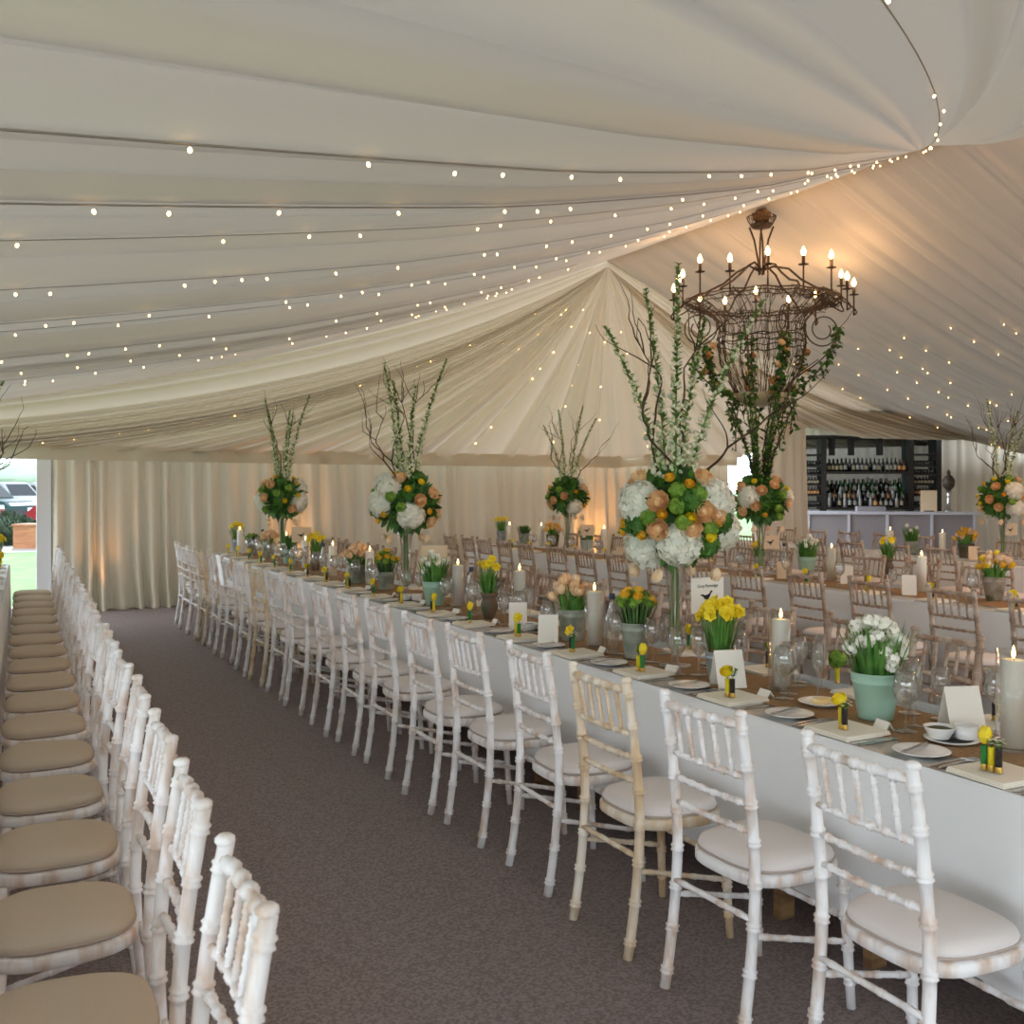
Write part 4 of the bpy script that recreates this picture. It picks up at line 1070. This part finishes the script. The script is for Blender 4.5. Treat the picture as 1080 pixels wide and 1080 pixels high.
# ================================================================== CHANDELIER
CX, CYY = 8.95, 10.3
def chandelier():
    P = []; r = random.Random(4)
    ZB = 2.7
    prof = [(.30, 2.72), (.40, 2.9), (.52, 3.15), (.56, 3.42), (.53, 3.62), (.58, 3.75), (.76, 3.87), (.98, 3.97)]
    def pr(z):
        for (a, b) in zip(prof, prof[1:]):
            if z <= b[1]: return a[0]+(b[0]-a[0])*(z-a[1])/(b[1]-a[1])
        return prof[-1][0]
    m = M()
    for k in range(88):
        a = 2*pi*k/88+r.uniform(-.03, .03); pts = []; a0 = a
        for j in range(15):
            z = 2.72+(3.97-2.72)*j/14; a0 += r.uniform(-.05, .05); q = pr(z)*(1+r.uniform(-.025, .025)); pts.append((cos(a0)*q, sin(a0)*q, z-ZB))
        m.tube(pts, .0044, 4)
    for k in range(34):      # loose curls round the rim
        a = r.uniform(0, 6.3); L = r.uniform(.5, 1.2); pts = []
        for j in range(14):
            aa = a+L*j/14; q = .86+.13*sin(j*1.3+k); pts.append((cos(aa)*q, sin(aa)*q, 3.93+.07*sin(j*1.7+k*2)-ZB))
        m.tube(pts, .0045, 4)
    P.append(('wire_basket', m.mesh('wire_basket', 'iron')))
    for (q, z, w) in ((.98, 3.97, .009), (1.0, 3.93, .008), (.55, 3.62, .008), (.565, 3.48, .008), (.565, 3.40, .008), (.31, 2.74, .010), (.85, 3.91, .007)):
        P.append(('ring', M().tube([(cos(2*pi*k/48)*q, sin(2*pi*k/48)*q, z-ZB+.012*sin(k*1.9)) for k in range(48)], w, 5, closed=True).mesh('ring', 'iron')))
    for k in range(6):
        a = 2*pi*k/6+.3
        pts = [(cos(a)*q, sin(a)*q, z-ZB) for q, z in ((.03, 4.36), (.16, 4.42), (.32, 4.36), (.5, 4.22), (.7, 4.12), (.86, 4.04), (.97, 3.97))]
        pts = [Vector(p)+Vector((r.uniform(-.02, .02), r.uniform(-.02, .02), r.uniform(-.02, .02))) for p in pts]
        P.append(('arm', M().tube(pts, .014, 6).mesh('arm', 'iron')))
    m = M()
    for k in range(4):
        a = pi/2*k+.4; m.tube([(cos(a)*.03, sin(a)*.03, 4.3-ZB), (cos(a)*.05, sin(a)*.05, 4.5-ZB), (cos(a+.3)*.09, sin(a+.3)*.09, 4.75-ZB), (cos(a+.5)*.15, sin(a+.5)*.15, 4.92-ZB)], .013, 6)
    P.append(('hanging_stem', m.mesh('hanging_stem', 'iron')))
    m = M().lathe([(.001, 4.9), (.12, 4.91), (.15, 4.95), (.1, 4.94), (.001, 4.93)], 16, (0, 0, -ZB))
    for k in range(26):
        a = 2*pi*k/26; m.tube([(cos(a)*.12, sin(a)*.12, 4.92-ZB), (cos(a)*.17, sin(a)*.17, 5.0-ZB), (cos(a+.1)*.19, sin(a+.1)*.19, 5.05-ZB), (cos(a+.15)*.15, sin(a+.15)*.15, 5.06-ZB)], .005, 4)
    P.append(('crown', m.mesh('crown', 'iron')))
    P.append(('moss_ball', floret_ball(.11, 90, .05, 3, 5, .3, .8).mesh('moss_ball', 'timber'), (0, 0, 5.06-ZB)))
    for k in range(4):       # scroll handles
        a = 2*pi*k/4-.40; pts = []
        for j in range(34):
            t = j/33; th = -1.1*pi+t*3.3*pi; rad = .24*(1-.62*t); q = .82+rad*cos(th)*1.0; z = 3.60+rad*sin(th); pts.append((cos(a)*q, sin(a)*q, z-ZB))
        P.append(('scroll_handle', M().tube(pts, .009, 5).mesh('scroll_handle', 'iron')))
    cup = M().tube([(0, 0, -.26), (.0, 0, 0)], .011, 6).lathe([(.012, -.005), (.06, .004), (.062, .010), (.02, .004), (.001, .004)], 14).lathe([(.02, 0), (.021, .11), (.001, .112)], 10)
    cupm = cup.mesh('candle_lamp', 'iron')
    bul = M().lathe([(.008, .112), (.026, .135), (.029, .16), (.018, .195), (.002, .225)], 12).mesh('bulb', 'bulb')
    for k in range(16):
        a = 2*pi*(k+.35)/16; q = 1.13+r.uniform(-.05, .03); z = 4.10+r.choice((-.10, 0, .04, .10))
        P.append(('candle_lamp', cupm, (cos(a)*q, sin(a)*q, z-ZB), (0, 0, 0), [('bulb', bul), ('bracket', M().tube(bez((cos(a)*.97-cos(a)*q, sin(a)*.97-sin(a)*q, 3.96-z), (cos(a)*.12, sin(a)*.12, 3.78-z), (0, 0, -.25), 6), .010, 5).mesh('bracket', 'iron'))]))
    def ivy(path, n, sd, flowers=0):
        rr = random.Random(sd); m = M(); pp = bez(*path, 12); m.tube(pp, .008, 5, 1)
        for k in range(n):
            t = k/n*11.99; i = int(t); b = Vector(pp[i]).lerp(Vector(pp[i+1]), t-i)+Vector((rr.uniform(-.05, .05), rr.uniform(-.05, .05), rr.uniform(-.05, .05)))
            m.leaf(b, (rr.uniform(-1, 1), rr.uniform(-1, 1), rr.uniform(-1, .3)), (rr.uniform(-1, 1), rr.uniform(-1, 1), .5), rr.uniform(.05, .085), .024, .25, rr.choice((0, 0, 2)), 3)
        me = m.mesh('ivy_garland', ['leaf_dark', 'bark', 'leaf'])
        P.append(('ivy_garland', me))
        for k in range(flowers):
            t = (k+.5)/flowers*11.9; i = int(t); b = Vector(pp[i]); P.append(('garland_bloom', PEO, (b.x+rr.uniform(-.08, .08), b.y+rr.uniform(-.08, .08), b.z), (rr.uniform(0, 3), rr.uniform(0, 3), 0), [], 'orange bloom'))
    R3 = lambda a, q, z: (cos(a)*q, sin(a)*q, z-ZB)
    back_a = atan2(-CYY, -CX)       # towards the camera
    for da, q0, z0, q1, z1, n, fl in ((-.2, .60, 3.45, .42, 2.68, 45, 0), (.42, .64, 3.45, .40, 2.68, 210, 8), (1.15, .98, 3.55, .42, 2.74, 110, 0), (-1.05, .78, 3.35, .42, 2.70, 190, 8), (-1.6, .85, 3.3, .42, 2.74, 60, 0), (2.3, .7, 3.4, .42, 2.7, 60, 3), (3.4, .7, 3.4, .42, 2.7, 60, 3)):
        a = back_a+da; ivy((R3(a, q0, z0), R3(a, q0*1.08, (z0+z1)/2), R3(a, q1, z1)), n, int(da*100)+500, fl)
    for k in range(7):
        a = 2*pi*k/7; ivy((R3(a, .33, 2.72), R3(a, .42, 2.5), R3(a+.2, .36, 2.30-.14*(k % 3))), 32, 600+k)
    P.append(('cream_bowl', M().lathe([(.001, 2.60), (.2, 2.61), (.32, 2.68), (.36, 2.76), (.33, 2.76), (.001, 2.7)], 24, (0, 0, -ZB)).mesh('cream_bowl', 'valance'), (0, 0, 0), (0, 0, 0), [], 'cream bowl base'))
    spawn('chandelier', 'large twisted wire basket chandelier with lit candle lamps and ivy garlands', 'chandelier', (CX, CYY, ZB), 0, P)
chandelier()

# ================================================================== THE BAR
ba = -YAW-RAD(7)
bx, by = at_d(934, 20.0)
bc, bs = cos(ba), sin(ba)
def bar_pt(x, y): return (bx+x*bc-y*bs, by+x*bs+y*bc)          # y grows away from the camera
def at_bar(u, y):
    """local x on the bar's plane y that appears in column u"""
    lo, hi = -6, 6
    for _ in range(40):
        m = (lo+hi)/2; X, Y = bar_pt(m, y); a = X*CY-Y*SY; d = X*SY+Y*CY
        if 540+1080*a/d < u: lo = m
        else: hi = m
    return lo
P = []
x0, x1 = at_bar(800, 0), at_bar(1030, 0)
P.append(('counter_body', M().box(((x0+x1)/2, .3, .5), (x1-x0, .55, 1.0)).mesh('counter_body', 'bar_panel', False)))
P.append(('counter_top', M().box(((x0+x1)/2, .3, 1.025), (x1-x0+.08, .66, .05)).mesh('counter_top', 'bar_top', False)))
for u in (810, 852.6, 895.4, 936, 983, 1027.8): P.append(('panel_trim', M().box((at_bar(u, 0), .01, .5), (.045, .04, 1.0)).mesh('panel_trim', 'bar_top', False)))
spawn('bar_counter', 'long grey panelled bar counter with pale top in the far corner', 'bar counter', (bx, by, 0), ba, P)
BY = 1.45
def zb(v, y=BY):     # height at that depth shown at row v
    return CAMZ+(511-v)/1080*(20.0+y)
P = []
e = [at_bar(u, BY) for u in (841.5, 868.5, 960.5, 989.5)]
zt = zb(462)
for k in range(4): P.append(('upright', M().box((e[k], BY+.1, zt/2), (.10, .34, zt)).mesh('upright', 'shelf_black', False)))
P.append(('cornice', M().box(((e[0]+e[3])/2, BY+.1, zt+.03), (e[3]-e[0]+.1, .36, .06)).mesh('cornice', 'shelf_black', False)))
P.append(('mirror_back', M().box(((e[0]+e[3])/2, BY+.25, (1.05+zt)/2), (e[3]-e[0], .02, zt-1.05)).mesh('mirror_back', 'mirror', False)))
for u in (879.5, 900, 930.5): P.append(('mullion', M().box((at_bar(u, BY), BY+.2, (zb(480)+zt)/2), (.11, .06, zt-zb(480))).mesh('mullion', 'shelf_black', False)))
zs_mid = [zb(497.5), zb(535)]
for z in zs_mid: P.append(('shelf', M().box(((e[1]+e[2])/2, BY+.06, z-.02), (e[2]-e[1], .36, .045)).mesh('shelf', 'shelf_black', False)))
P.append(('bottle_step', M().box(((e[1]+e[2])/2, BY+.12, zs_mid[1]+.075), (e[2]-e[1]-.1, .09+.08, .146)).box(((e[1]+e[2])/2, BY+.16, zs_mid[1]+.225), (e[2]-e[1]-.1, .09, .15)).mesh('bottle_step', 'shelf_black', False)))
zs_side = [zb(479), zb(491), zb(500), zb(511), zb(522), zb(534)]
for z in zs_side:
    for (a, b) in ((e[0], e[1]), (e[2], e[3])): P.append(('shelf', M().box(((a+b)/2, BY+.08, z-.012), (b-a, .3, .03)).mesh('shelf', 'shelf_black', False)))
P.append(('cupboard_base', M().box(((e[0]+e[3])/2, BY+.08, .52), (e[3]-e[0], .4, 1.02)).mesh('cupboard_base', 'shelf_black', False)))
spawn('back_bar_shelving', 'black bar shelving with mirrored back behind the counter', 'shelving', (bx, by, 0), ba, P)
def bar_bottle(h, r, body, lab):
    b = M().lathe([(.001, 0), (r, 0), (r, h*.55), (r*.85, h*.63), (r*.36, h*.74), (r*.33, h*.96), (.001, h)], 10)
    P = [('bottle_body', b.mesh('bottle_body', body))]
    if lab: P.append(('paper_label', M().lathe([(r*1.02, h*.15), (r*1.02, h*.45)], 10, caps=False).mesh('paper_label', lab)))
    return P
BB = [bar_bottle(.30, .038, 'bottle_dark', 'label_cream'), bar_bottle(.32, .04, 'bottle_dark', 'label_white'), bar_bottle(.30, .042, 'bottle_green', 'label_white'), bar_bottle(.28, .045, 'bottle_amber', 'label_orange'), bar_bottle(.30, .04, 'bottle_clear', 'label_white'), bar_bottle(.33, .036, 'bottle_green', None), bar_bottle(.31, .04, 'bottle_dark', None)]
NAMES = ['dark bottle with cream label', 'tall dark bottle with white label', 'green bottle with white label', 'amber bottle with orange label', 'clear bottle with white label', 'slim green bottle', 'plain black bottle']
br = random.Random(31)
def bottle(x, y, z, k, where, sc=1):
    X, Y = bar_pt(x, y); spawn('liquor_bottle', f'{NAMES[k]}, {where}', 'bottle', (X, Y, z), br.uniform(0, 6), BB[k], 'bottles on the bar shelves', sc)
n = 19
for i in range(n):
    k = 0 if i < 4 else 6 if i in (5, 10, 13) else 3 if i > 16 else 1 if i % 3 else 0
    bottle(e[1]+.12+(e[2]-e[1]-.24)*i/(n-1), BY+.06, zs_mid[0]+.003, k, f'{ORD[i]} along the top bar shelf', .92)
for row, (n, yy, dz, ks) in enumerate(((17, .16, .30, (5, 2, 1, 2, 6, 5)), (16, .07, .15, (0, 1, 4, 3, 6, 2)), (15, -.02, .0, (0, 1, 4, 3, 6, 4)))):
    for i in range(n):
        k = br.choice(ks); bottle(e[1]+.12+(e[2]-e[1]-.24)*(i+br.uniform(-.07, .07)+(row % 2)*.3)/(n-.4), BY+yy, zs_mid[1]+.003+dz, k, f'{ORD[i]} along the {("back", "middle", "front")[row]} tier of the lower bar shelf', br.uniform(.84, 1.02))
MINI = [bar_bottle(.17, .027, 'bottle_dark', 'label_cream'), bar_bottle(.17, .027, 'bottle_amber', 'label_orange')]
TUMB = M().lathe([(.001, 0), (.03, 0), (.036, .1), (.033, .1), (.028, .006), (.001, .006)], 10, caps=False).mesh('tumbler', 'glass')
for side, (a, b) in (('fridge-side', (e[0], e[1])), ('menu-side', (e[2], e[3]))):
    for row in (1, 2, 3, 4, 5):
        z = zs_side[row]+.004
        for i in range(6):
            x = a+.105+(b-a-.21)*i/5; X, Y = bar_pt(x, BY+.03)
            if row in (3, 4):
                kk = row-3; spawn('small_bottle', f'small {("dark", "amber")[kk]} bottle, {ORD[i]} along the {("middle", "lower")[kk]} shelf of the {side} bar bay', 'bottle', (X, Y, z), 0, MINI[kk], 'small bottles in the bar side bays')
            else:
                single('tumbler', TUMB, f'clear tumbler, {ORD[i]} along the {({1: "upper", 2: "second", 5: "bottom"})[row]} shelf of the {side} bar bay', 'glass', (X, Y, z), 0, 'tumblers in the bar side bays')
x, y = bar_pt(at_bar(979.5, .3), .3); spawn('bar_menu', 'cream menu board standing on the bar counter', 'menu board', (x, y, 1.05), ba, [('board', M().box((0, 0, .21), (.31, .015, .42)).mesh('board', 'kraft', False)), ('foot', M().box((0, .05, .01), (.2, .12, .02)).mesh('foot', 'shelf_black', False))])
x, y = bar_pt(at_bar(1000.5, .35), .35); spawn('beer_font', 'dark ornate beer font standing on the bar counter beside the menu', 'beer tap', (x, y, 1.05), ba, [('column', M().lathe([(.001, 0), (.09, 0), (.09, .02), (.035, .05), (.03, .3), (.05, .42), (.001, .43)], 14).mesh('column', 'steel')), ('head', M().lathe([(.04, .42), (.11, .5), (.12, .62), (.07, .70), (.03, .72), (.04, .78), (.001, .84)], 14).mesh('head', 'iron')), ('tap_handle', M().tube([(0, -.05, .5), (0, -.12, .62), (0, -.12, .72)], .014, 6).mesh('tap_handle', 'black'))])
x, y = bar_pt(at_bar(918, .4), .4); single('drip_tray', M().box((0, 0, .05), (.55, .2, .10)).mesh('drip_tray', 'bar_panel', False), 'low grey tray on the bar counter in front of the bottles', 'tray', (x, y, 1.05), ba)
x, y = bar_pt(at_bar(822, BY-.2), BY-.2); spawn('bar_fridge', 'black fridge standing beside the bar shelving', 'fridge', (x, y, 0), ba, [('cabinet', M().box((0, 0, .62), (.62, .5, 1.24)).mesh('cabinet', 'shelf_black', False)), ('door', M().box((0, -.26, .62), (.56, .02, 1.1)).mesh('door', 'car_glass', False))])
# annexe walls round the bar
g = M(); g.add(*curtain(at_bar(838, BY+.75), 7.0, 2.95, .24, .07, 12, .02)); struct('wall_annex', g.mesh('wall_annex', 'curtain'), (*bar_pt(0, BY+.75), 0), ba)
g = M(); c4 = [bar_pt(-2.6, BY+.8), bar_pt(7, BY+.8), (22, 13.9), (13.0, 14.1)]
g.add([(x, y, z) for z in (2.95, 2.97) for x, y in c4], [(0, 1, 2, 3), (7, 6, 5, 4), (0, 4, 5, 1), (1, 5, 6, 2), (2, 6, 7, 3), (3, 7, 4, 0)]); struct('ceiling_annex', g.mesh('ceiling_annex', 'gable_lining', False))

# ================================================================== OUTDOORS
g = M(); g.box((0, 40, -.06), (260, 200, .04)); struct('ground', g.mesh('ground', 'grass', False))
g = M(); g.box((-10, 44, -.035), (60, 34, .02)); struct('ground_gravel', g.mesh('ground_gravel', 'gravel', False))
r = random.Random(8); g = M()
nx_, nz_ = 120, 10; vs = []
for i in range(nx_+1):
    for j in range(nz_+1):
        x = -70+140*i/nx_; t = j/nz_; vs.append((x, 95-4*sin(pi*t)+r.uniform(-.5, .5), t*(2.9+.5*sin(x*.23)+.3*sin(x*.71))+r.uniform(-.15, .15)*t))
g.add(vs, [(i*(nz_+1)+j, (i+1)*(nz_+1)+j, (i+1)*(nz_+1)+j+1, i*(nz_+1)+j+1) for i in range(nx_) for j in range(nz_)])
for i in range(60): x = -60+2*i; g.ball((x, 96, 1.9+r.uniform(-.3, .5)), r.uniform(.9, 1.4), 8, 0, .8)
single('tree_line', g.mesh('tree_line', 'hedge'), 'pale misty line of trees beyond the parked cars', 'trees')
def shrub(x, y, R, h, label, sd):
    r = random.Random(sd); m = M().ball((0, 0, h*.45), R*.7, 10, 0, h*.45/(R*.7))
    for d in fib(240, sd):
        c = Vector((d.x*R*.8, d.y*R*.8, h*.5+d.z*h*.45)); m.leaf(c, (d.x+r.uniform(-.5, .5), d.y+r.uniform(-.5, .5), d.z+.4), d.orthogonal(), .13, .045, .2, 0, 2)
    t = M().tube([(0, 0, -.03), (0, 0, h*.4)], .05, 6)
    spawn('garden_shrub', label, 'shrub', (x, y, 0), 0, [('foliage', m.mesh('foliage', 'shrub')), ('stem', t.mesh('stem', 'bark'))])
X, Y = at_d(8, 27); shrub(X, Y, .5, .85, 'dark green shrub outside the doorway in front of the parked cars', 1)
X, Y = at_d(-28, 26); shrub(X, Y, .5, .8, 'dark shrub outside the doorway in front of the red car', 2)
X, Y = at_d(24, 29.5); shrub(X, Y, .45, .6, 'low green shrub beside the timber planter', 3)
X, Y = at_d(38, 25.4)
pl = M().box((0, 0, .30), (.8, .7, .6)); 
spawn('planter_box', 'orange timber planter box on the lawn outside the doorway', 'planter', (X, Y, -.03), -YAW, [('box_body', pl.mesh('box_body', 'planter', False)), ('rim', M().box((0, 0, .62), (.86, .76, .05)).mesh('rim', 'planter', False)), ('plinth', M().box((0, 0, .02), (.84, .74, .05)).mesh('plinth', 'gravel', False))])
def car(x, y, rz, col, label, suv=1.0):
    H = 1.72*suv; L = 4.5; W = 1.8
    body = [(-2.22, .32), (-2.25, .75), (-2.15, 1.02), (-.5, 1.05), (.95, 1.05), (1.95, .92), (2.2, .72), (2.22, .34)]
    roof = [(-2.1, 1.02), (-1.85, H-.06), (-1.4, H), (.05, H), (.35, H-.05), (1.05, 1.04)]
    def ext(o, w0, w1, m=0):
        n = len(o); zz = [p[1] for p in o]; lo, hi = min(zz), max(zz); mm = M()
        vs = []
        for s_ in (-1, 1):
            for (a, z) in o: vs.append((a, s_*(w0+(w1-w0)*(z-lo)/(hi-lo)), z))
        mm.add(vs, [tuple(range(n)), tuple(range(n, 2*n))[::-1]]+[(i, n+i, n+(i+1) % n, (i+1) % n) for i in range(n)], m); return mm
    P = [('body', sharp(ext(body, W/2, W/2-.06).mesh('body', col), 30)), ('cabin', sharp(ext(roof, W/2-.06, W/2-.2).mesh('cabin', col), 30))]
    for s_ in (-1, 1):
        for o in ([(-1.75, 1.06), (-1.6, H-.16), (-1.0, H-.13), (-.95, 1.06)], [(-.85, 1.06), (-.85, H-.13), (-.1, H-.13), (.0, 1.06)], [(.08, 1.06), (.0, H-.14), (.25, H-.16), (.85, 1.07)]):
            vs = []
            for dz in (0, .012):
                for (a, z) in o: vs.append((a, s_*(W/2-.055-.14*(z-1.02)/(H-1.02)+dz), z))
            P.append(('window', M().add(vs, [(0, 1, 2, 3), (7, 6, 5, 4), (0, 4, 5, 1), (1, 5, 6, 2), (2, 6, 7, 3), (3, 7, 4, 0)]).mesh('window', 'car_glass', False)))
    vs = [(.42, -.6, H-.1), (.42, .6, H-.1), (1.03, .72, 1.06), (1.03, -.72, 1.06)]; vs += [(a+.015, b, c+.012) for a, b, c in vs]
    P.append(('windscreen', M().add(vs, [(0, 1, 2, 3), (7, 6, 5, 4), (0, 4, 5, 1), (1, 5, 6, 2), (2, 6, 7, 3), (3, 7, 4, 0)]).mesh('windscreen', 'car_glass', False)))
    ty = M(); ty.lathe([(.2, -.11), (.33, -.11), (.345, -.07), (.345, .07), (.33, .11), (.2, .11)], 20); al = M().lathe([(.001, .07), (.05, .09), (.1, .085), (.2, .1), (.215, .112), (.215, -.08), (.001, -.08)], 12)
    tm, am = ty.mesh('wheel', 'tyre'), al.mesh('hub', 'alloy')
    for a in (-1.38, 1.42):
        for s_ in (-1, 1): P.append(('wheel', tm, (a, s_*(W/2-.06), .345), (-s_*pi/2, 0, 0), [('hub', am)]))
    P.append(('headlight', M().box((2.16, 0, .8), (.1, 1.5, .13)).mesh('headlight', 'alloy', False)))
    P.append(('bumper', M().box((2.2, 0, .45), (.14, 1.7, .22)).mesh('bumper', 'tyre', False)))
    spawn('car', label, 'car', (x, y, -.025), rz, P, 'cars parked outside')
X, Y = at_d(-22, 43); car(X, Y, -YAW-.25, 'car_green', 'dark green off-roader parked outside, seen through the doorway')
X, Y = at_d(12, 52); car(X, Y, -YAW-.5, 'car_silver', 'silver car parked behind the dark green off-roader')
X, Y = at_d(44, 58); car(X, Y, -YAW-.4, 'car_silver', 'farther silver car parked by the white door post')
X, Y = at_d(-73, 36); car(X, Y, -YAW+.0, 'car_red', 'red car nosing in beside the dark green off-roader', .85)
X, Y = at_d(112, 33.5); car(X, Y, -YAW+pi, 'car_red', 'red car half hidden behind the white door post', .8)

# ================================================================== LIGHT
w = bpy.data.worlds.new('overcast'); S.world = w; w.use_nodes = True
nt = w.node_tree; bg = nt.nodes['Background']
tc = nt.nodes.new('ShaderNodeTexCoord'); sp = nt.nodes.new('ShaderNodeSeparateXYZ'); rp = nt.nodes.new('ShaderNodeValToRGB')
nt.links.new(tc.outputs['Generated'], sp.inputs[0]); nt.links.new(sp.outputs['Z'], rp.inputs['Fac']); nt.links.new(rp.outputs['Color'], bg.inputs['Color'])
rp.color_ramp.elements[0].color = (.85, .925, 1.0, 1); rp.color_ramp.elements[1].color = (.80, .885, 1.0, 1)
bg.inputs['Strength'].default_value = 5.2
def lamp(kind, name, loc, col, power, size=.05, **k):
    l = bpy.data.lights.new(name, kind); l.color = lin(col); l.energy = power
    if kind in ('POINT', 'SPOT'): l.shadow_soft_size = size
    for a, b in k.items(): setattr(l, a, b)
    o = bpy.data.objects.new(name, l); COL.objects.link(o); o.location = loc; return o
for k in range(8):
    a = 2*pi*k/8; lamp('POINT', 'chandelier_glow', (CX+cos(a)*1.13, CYY+sin(a)*1.13, 4.28), (255, 192, 134), 6, .12)
for k in range(3):       # unseen warm lamps added for a presumed next chandelier along the ridge
    a = 2*pi*k/3; lamp('POINT', 'chandelier_glow', (CX+cos(a)*1.0, 3.2+sin(a)*1.0, 4.1), (255, 182, 116), 60, .1)
for (x, pw) in ((3.76, 40), (8.55, 75), (1.3, 14), (11.2, 14)):
    o = lamp('SPOT', 'uplighter', (x, 13.55, .15), (255, 176, 92), pw, .05, spot_size=RAD(70), spot_blend=.8); o.rotation_euler = (pi-.22, 0, 0)
o = lamp('AREA', 'left_opening_portal', (XL-.05, 4, 1.0), (255, 255, 255), 1, shape='RECTANGLE', size=19, size_y=2.0); o.rotation_euler = (pi/2, 0, -pi/2); o.data.cycles.is_portal = True
o = lamp('AREA', 'end_opening_portal', (-.7, -6.05, 1.9), (255, 255, 255), 1, shape='RECTANGLE', size=6.6, size_y=3.8); o.rotation_euler = (pi/2, 0, 0); o.data.cycles.is_portal = True

S.view_settings.view_transform = 'Standard'; S.view_settings.look = 'None'; S.view_settings.gamma = 1; S.view_settings.use_curve_mapping = False
S.view_settings.exposure = 0.2
S.cycles.max_bounces = 8; S.cycles.diffuse_bounces = 5; S.cycles.glossy_bounces = 3; S.cycles.transmission_bounces = 8; S.cycles.transparent_max_bounces = 24
S.cycles.caustics_reflective = False; S.cycles.caustics_refractive = False
S.cycles.sample_clamp_indirect = 6
S.cycles.use_denoising = True
